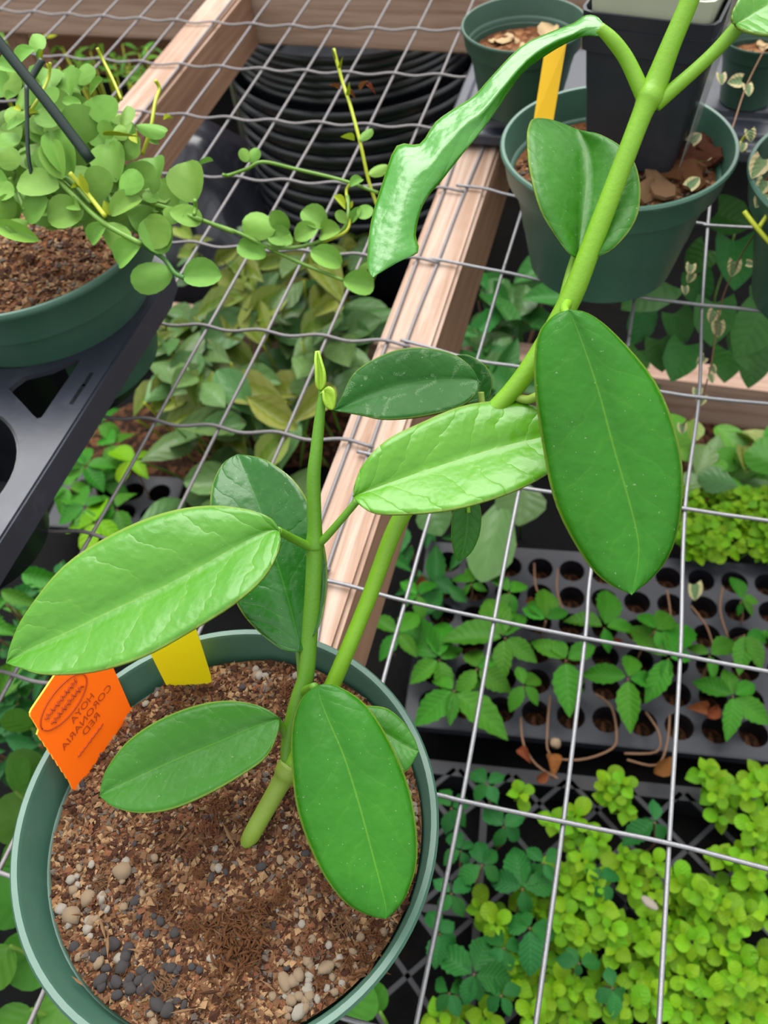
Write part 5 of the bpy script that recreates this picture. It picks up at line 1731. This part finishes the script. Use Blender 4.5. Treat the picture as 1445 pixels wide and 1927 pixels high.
# bare soil patch under the kinked mesh
pz = Z(300, 850, FZ + 0.012)
v, f = soil_disc(pz.x, pz.y, 0.13, FZ + 0.014, 0.006, 40.0, 14)[0]
tag(part('soil_patch', (v, f), M['dirt']), 'bare brown soil patch beside the left plug tray', 'soil', kind='stuff')
pz = Z(580, 740, FZ + 0.012)
v, f = soil_disc(pz.x, pz.y, 0.16, FZ + 0.014, 0.008, 44.0, 14)[0]
tag(part('soil_patch', (v, f), M['dirt']), 'leaf-littered brown soil beside the pale joist', 'soil', kind='stuff')
pz = Z(1380, 830, FZ + 0.012)
v, f = soil_disc(pz.x, pz.y, 0.16, FZ + 0.014, 0.008, 48.0, 14)[0]
tag(part('soil_patch', (v, f), M['dirt']), 'dark brown soil under the heart-leaved plants', 'soil', kind='stuff')

# round-leaved plant under the lower left of the mesh
rl = thing('round_leaf_plant', 'plant with big round fleshy leaves under the mesh left of the front pot', 'plant', Z(30, 1750, -0.5))
for bx, by, tx, ty, wd, dp in ((90, 1440, 10, 1470, 95, 0.66), (30, 1490, 45, 1430, 45, 0.63), (80, 1560, -20, 1530, 100, 0.66), (100, 1600, 5, 1640, 110, 0.66), (70, 1690, -40, 1700, 120, 0.64), (95, 1770, 10, 1840, 110, 0.62), (20, 1780, -40, 1860, 80, 0.6), (130, 1850, 90, 1940, 95, 0.62), (60, 1900, 0, 1960, 90, 0.6), (160, 1900, 130, 1980, 90, 0.63), (60, 1370, 5, 1350, 50, 0.7), (640, 1900, 700, 1860, 90, 0.70), (715, 1905, 690, 1850, 60, 0.70), (40, 1640, 90, 1700, 100, 0.7)):
    leaf_at('roundlf', D(bx, by, dp + rnd.uniform(0, 0.02)), D(tx, ty, dp + rnd.uniform(-0.015, 0.015)), wd * dp / FPX, TOCAM + V((rnd.uniform(-.2, .2), rnd.uniform(-.2, .2), 0.2)), rl)
    g = D(bx, by, dp)
    part('stem', tube([V((g.x, g.y, -0.5)), g], 0.0016, 5), M['vine'], rl)
bush('dark_leafy_plant', 'dark foliage seen under the mesh left of the orange tag', 'plant', (-10, 1280, 110, 1430), -0.40, -0.32, 30, ['palmdk'], (60, 100), -0.5, M['twig'], aw=0.35)
bush('dark_leafy_plant', 'dark foliage between carrier tray and pale hoya leaf tip', 'plant', (-10, 1080, 130, 1300), -0.45, -0.36, 40, ['palmdk', 'palm'], (60, 100), -0.5, M['twig'], aw=0.4)

# heart-leaved plants at the right under the mesh
hl = thing('heart_leaf_plant', 'shaded heart-leaved plant hanging under the right mesh below the pots', 'plant', Z(1330, 640, -0.4))
for px, py, d, wpx, an in ((1380, 455, 0.86, 92, 1.55), (1250, 530, 0.84, 92, 2.6), (1345, 570, 0.88, 80, 1.6), (1290, 650, 0.92, 70, 1.9), (1430, 590, 0.9, 90, 2.0), (1395, 620, 0.92, 80, 1.4), (1420, 660, 0.95, 70, 1.6), (1240, 640, 0.94, 60, 1.4), (1210, 590, 0.94, 60, 1.8), (1330, 470, 0.9, 60, 2.3), (1310, 520, 0.9, 60, 1.4), (1350, 400, 0.84, 70, 0.4), (1370, 660, 0.95, 60, 1.7),
                           (1200, 660, 0.95, 60, 2.0), (1270, 590, 0.93, 60, 1.2), (1440, 540, 0.92, 70, 1.2)):
    heart_at(px, py, d, wpx, an, 'heart', hl)
string_vine([(1382, 440, 0.87), (1372, 480, 0.87), (1345, 560, 0.89), (1340, 640, 0.92)], M['vine'], hl, 4)
bush('dark_leafy_plant', 'rounded mottled plant behind the seedling trays at the right', 'plant', (1300, 800, 1450, 900), -0.49, -0.44, 26, ['roundlf', 'roundlf', 'olive', 'wax'], (55, 85), FZ + 0.01, M['twig'], aw=0.7)
bush('dark_leafy_plant', 'low foliage under the middle of the right mesh behind the largest leaf', 'plant', (960, 700, 1250, 800), -0.52, -0.47, 18, ['heart', 'palmdk'], (50, 80), FZ + 0.01, M['twig'])
# grasses behind the header
gr = bush('bamboo_clump', 'light green grassy bamboo shoots far behind the bench header', 'plant', (60, 75, 300, 165), -0.45, -0.22, 70, ['bamboo'], (28, 60), FZ + 0.01, M['vinetip'], aw=0.2)
yl = Z(60, 62, -0.3)
leaf_at('dischy', Z(75, 70, -0.3), Z(110, 58, -0.3), 0.05, V((0, -0.5, 1)), gr)
bush('bamboo_clump', 'bright leafy sprig at the far upper left corner', 'plant', (-20, 55, 40, 90), -0.32, -0.25, 14, ['bamboo'], (30, 50), FZ + 0.01, M['vinetip'], aw=0.4)
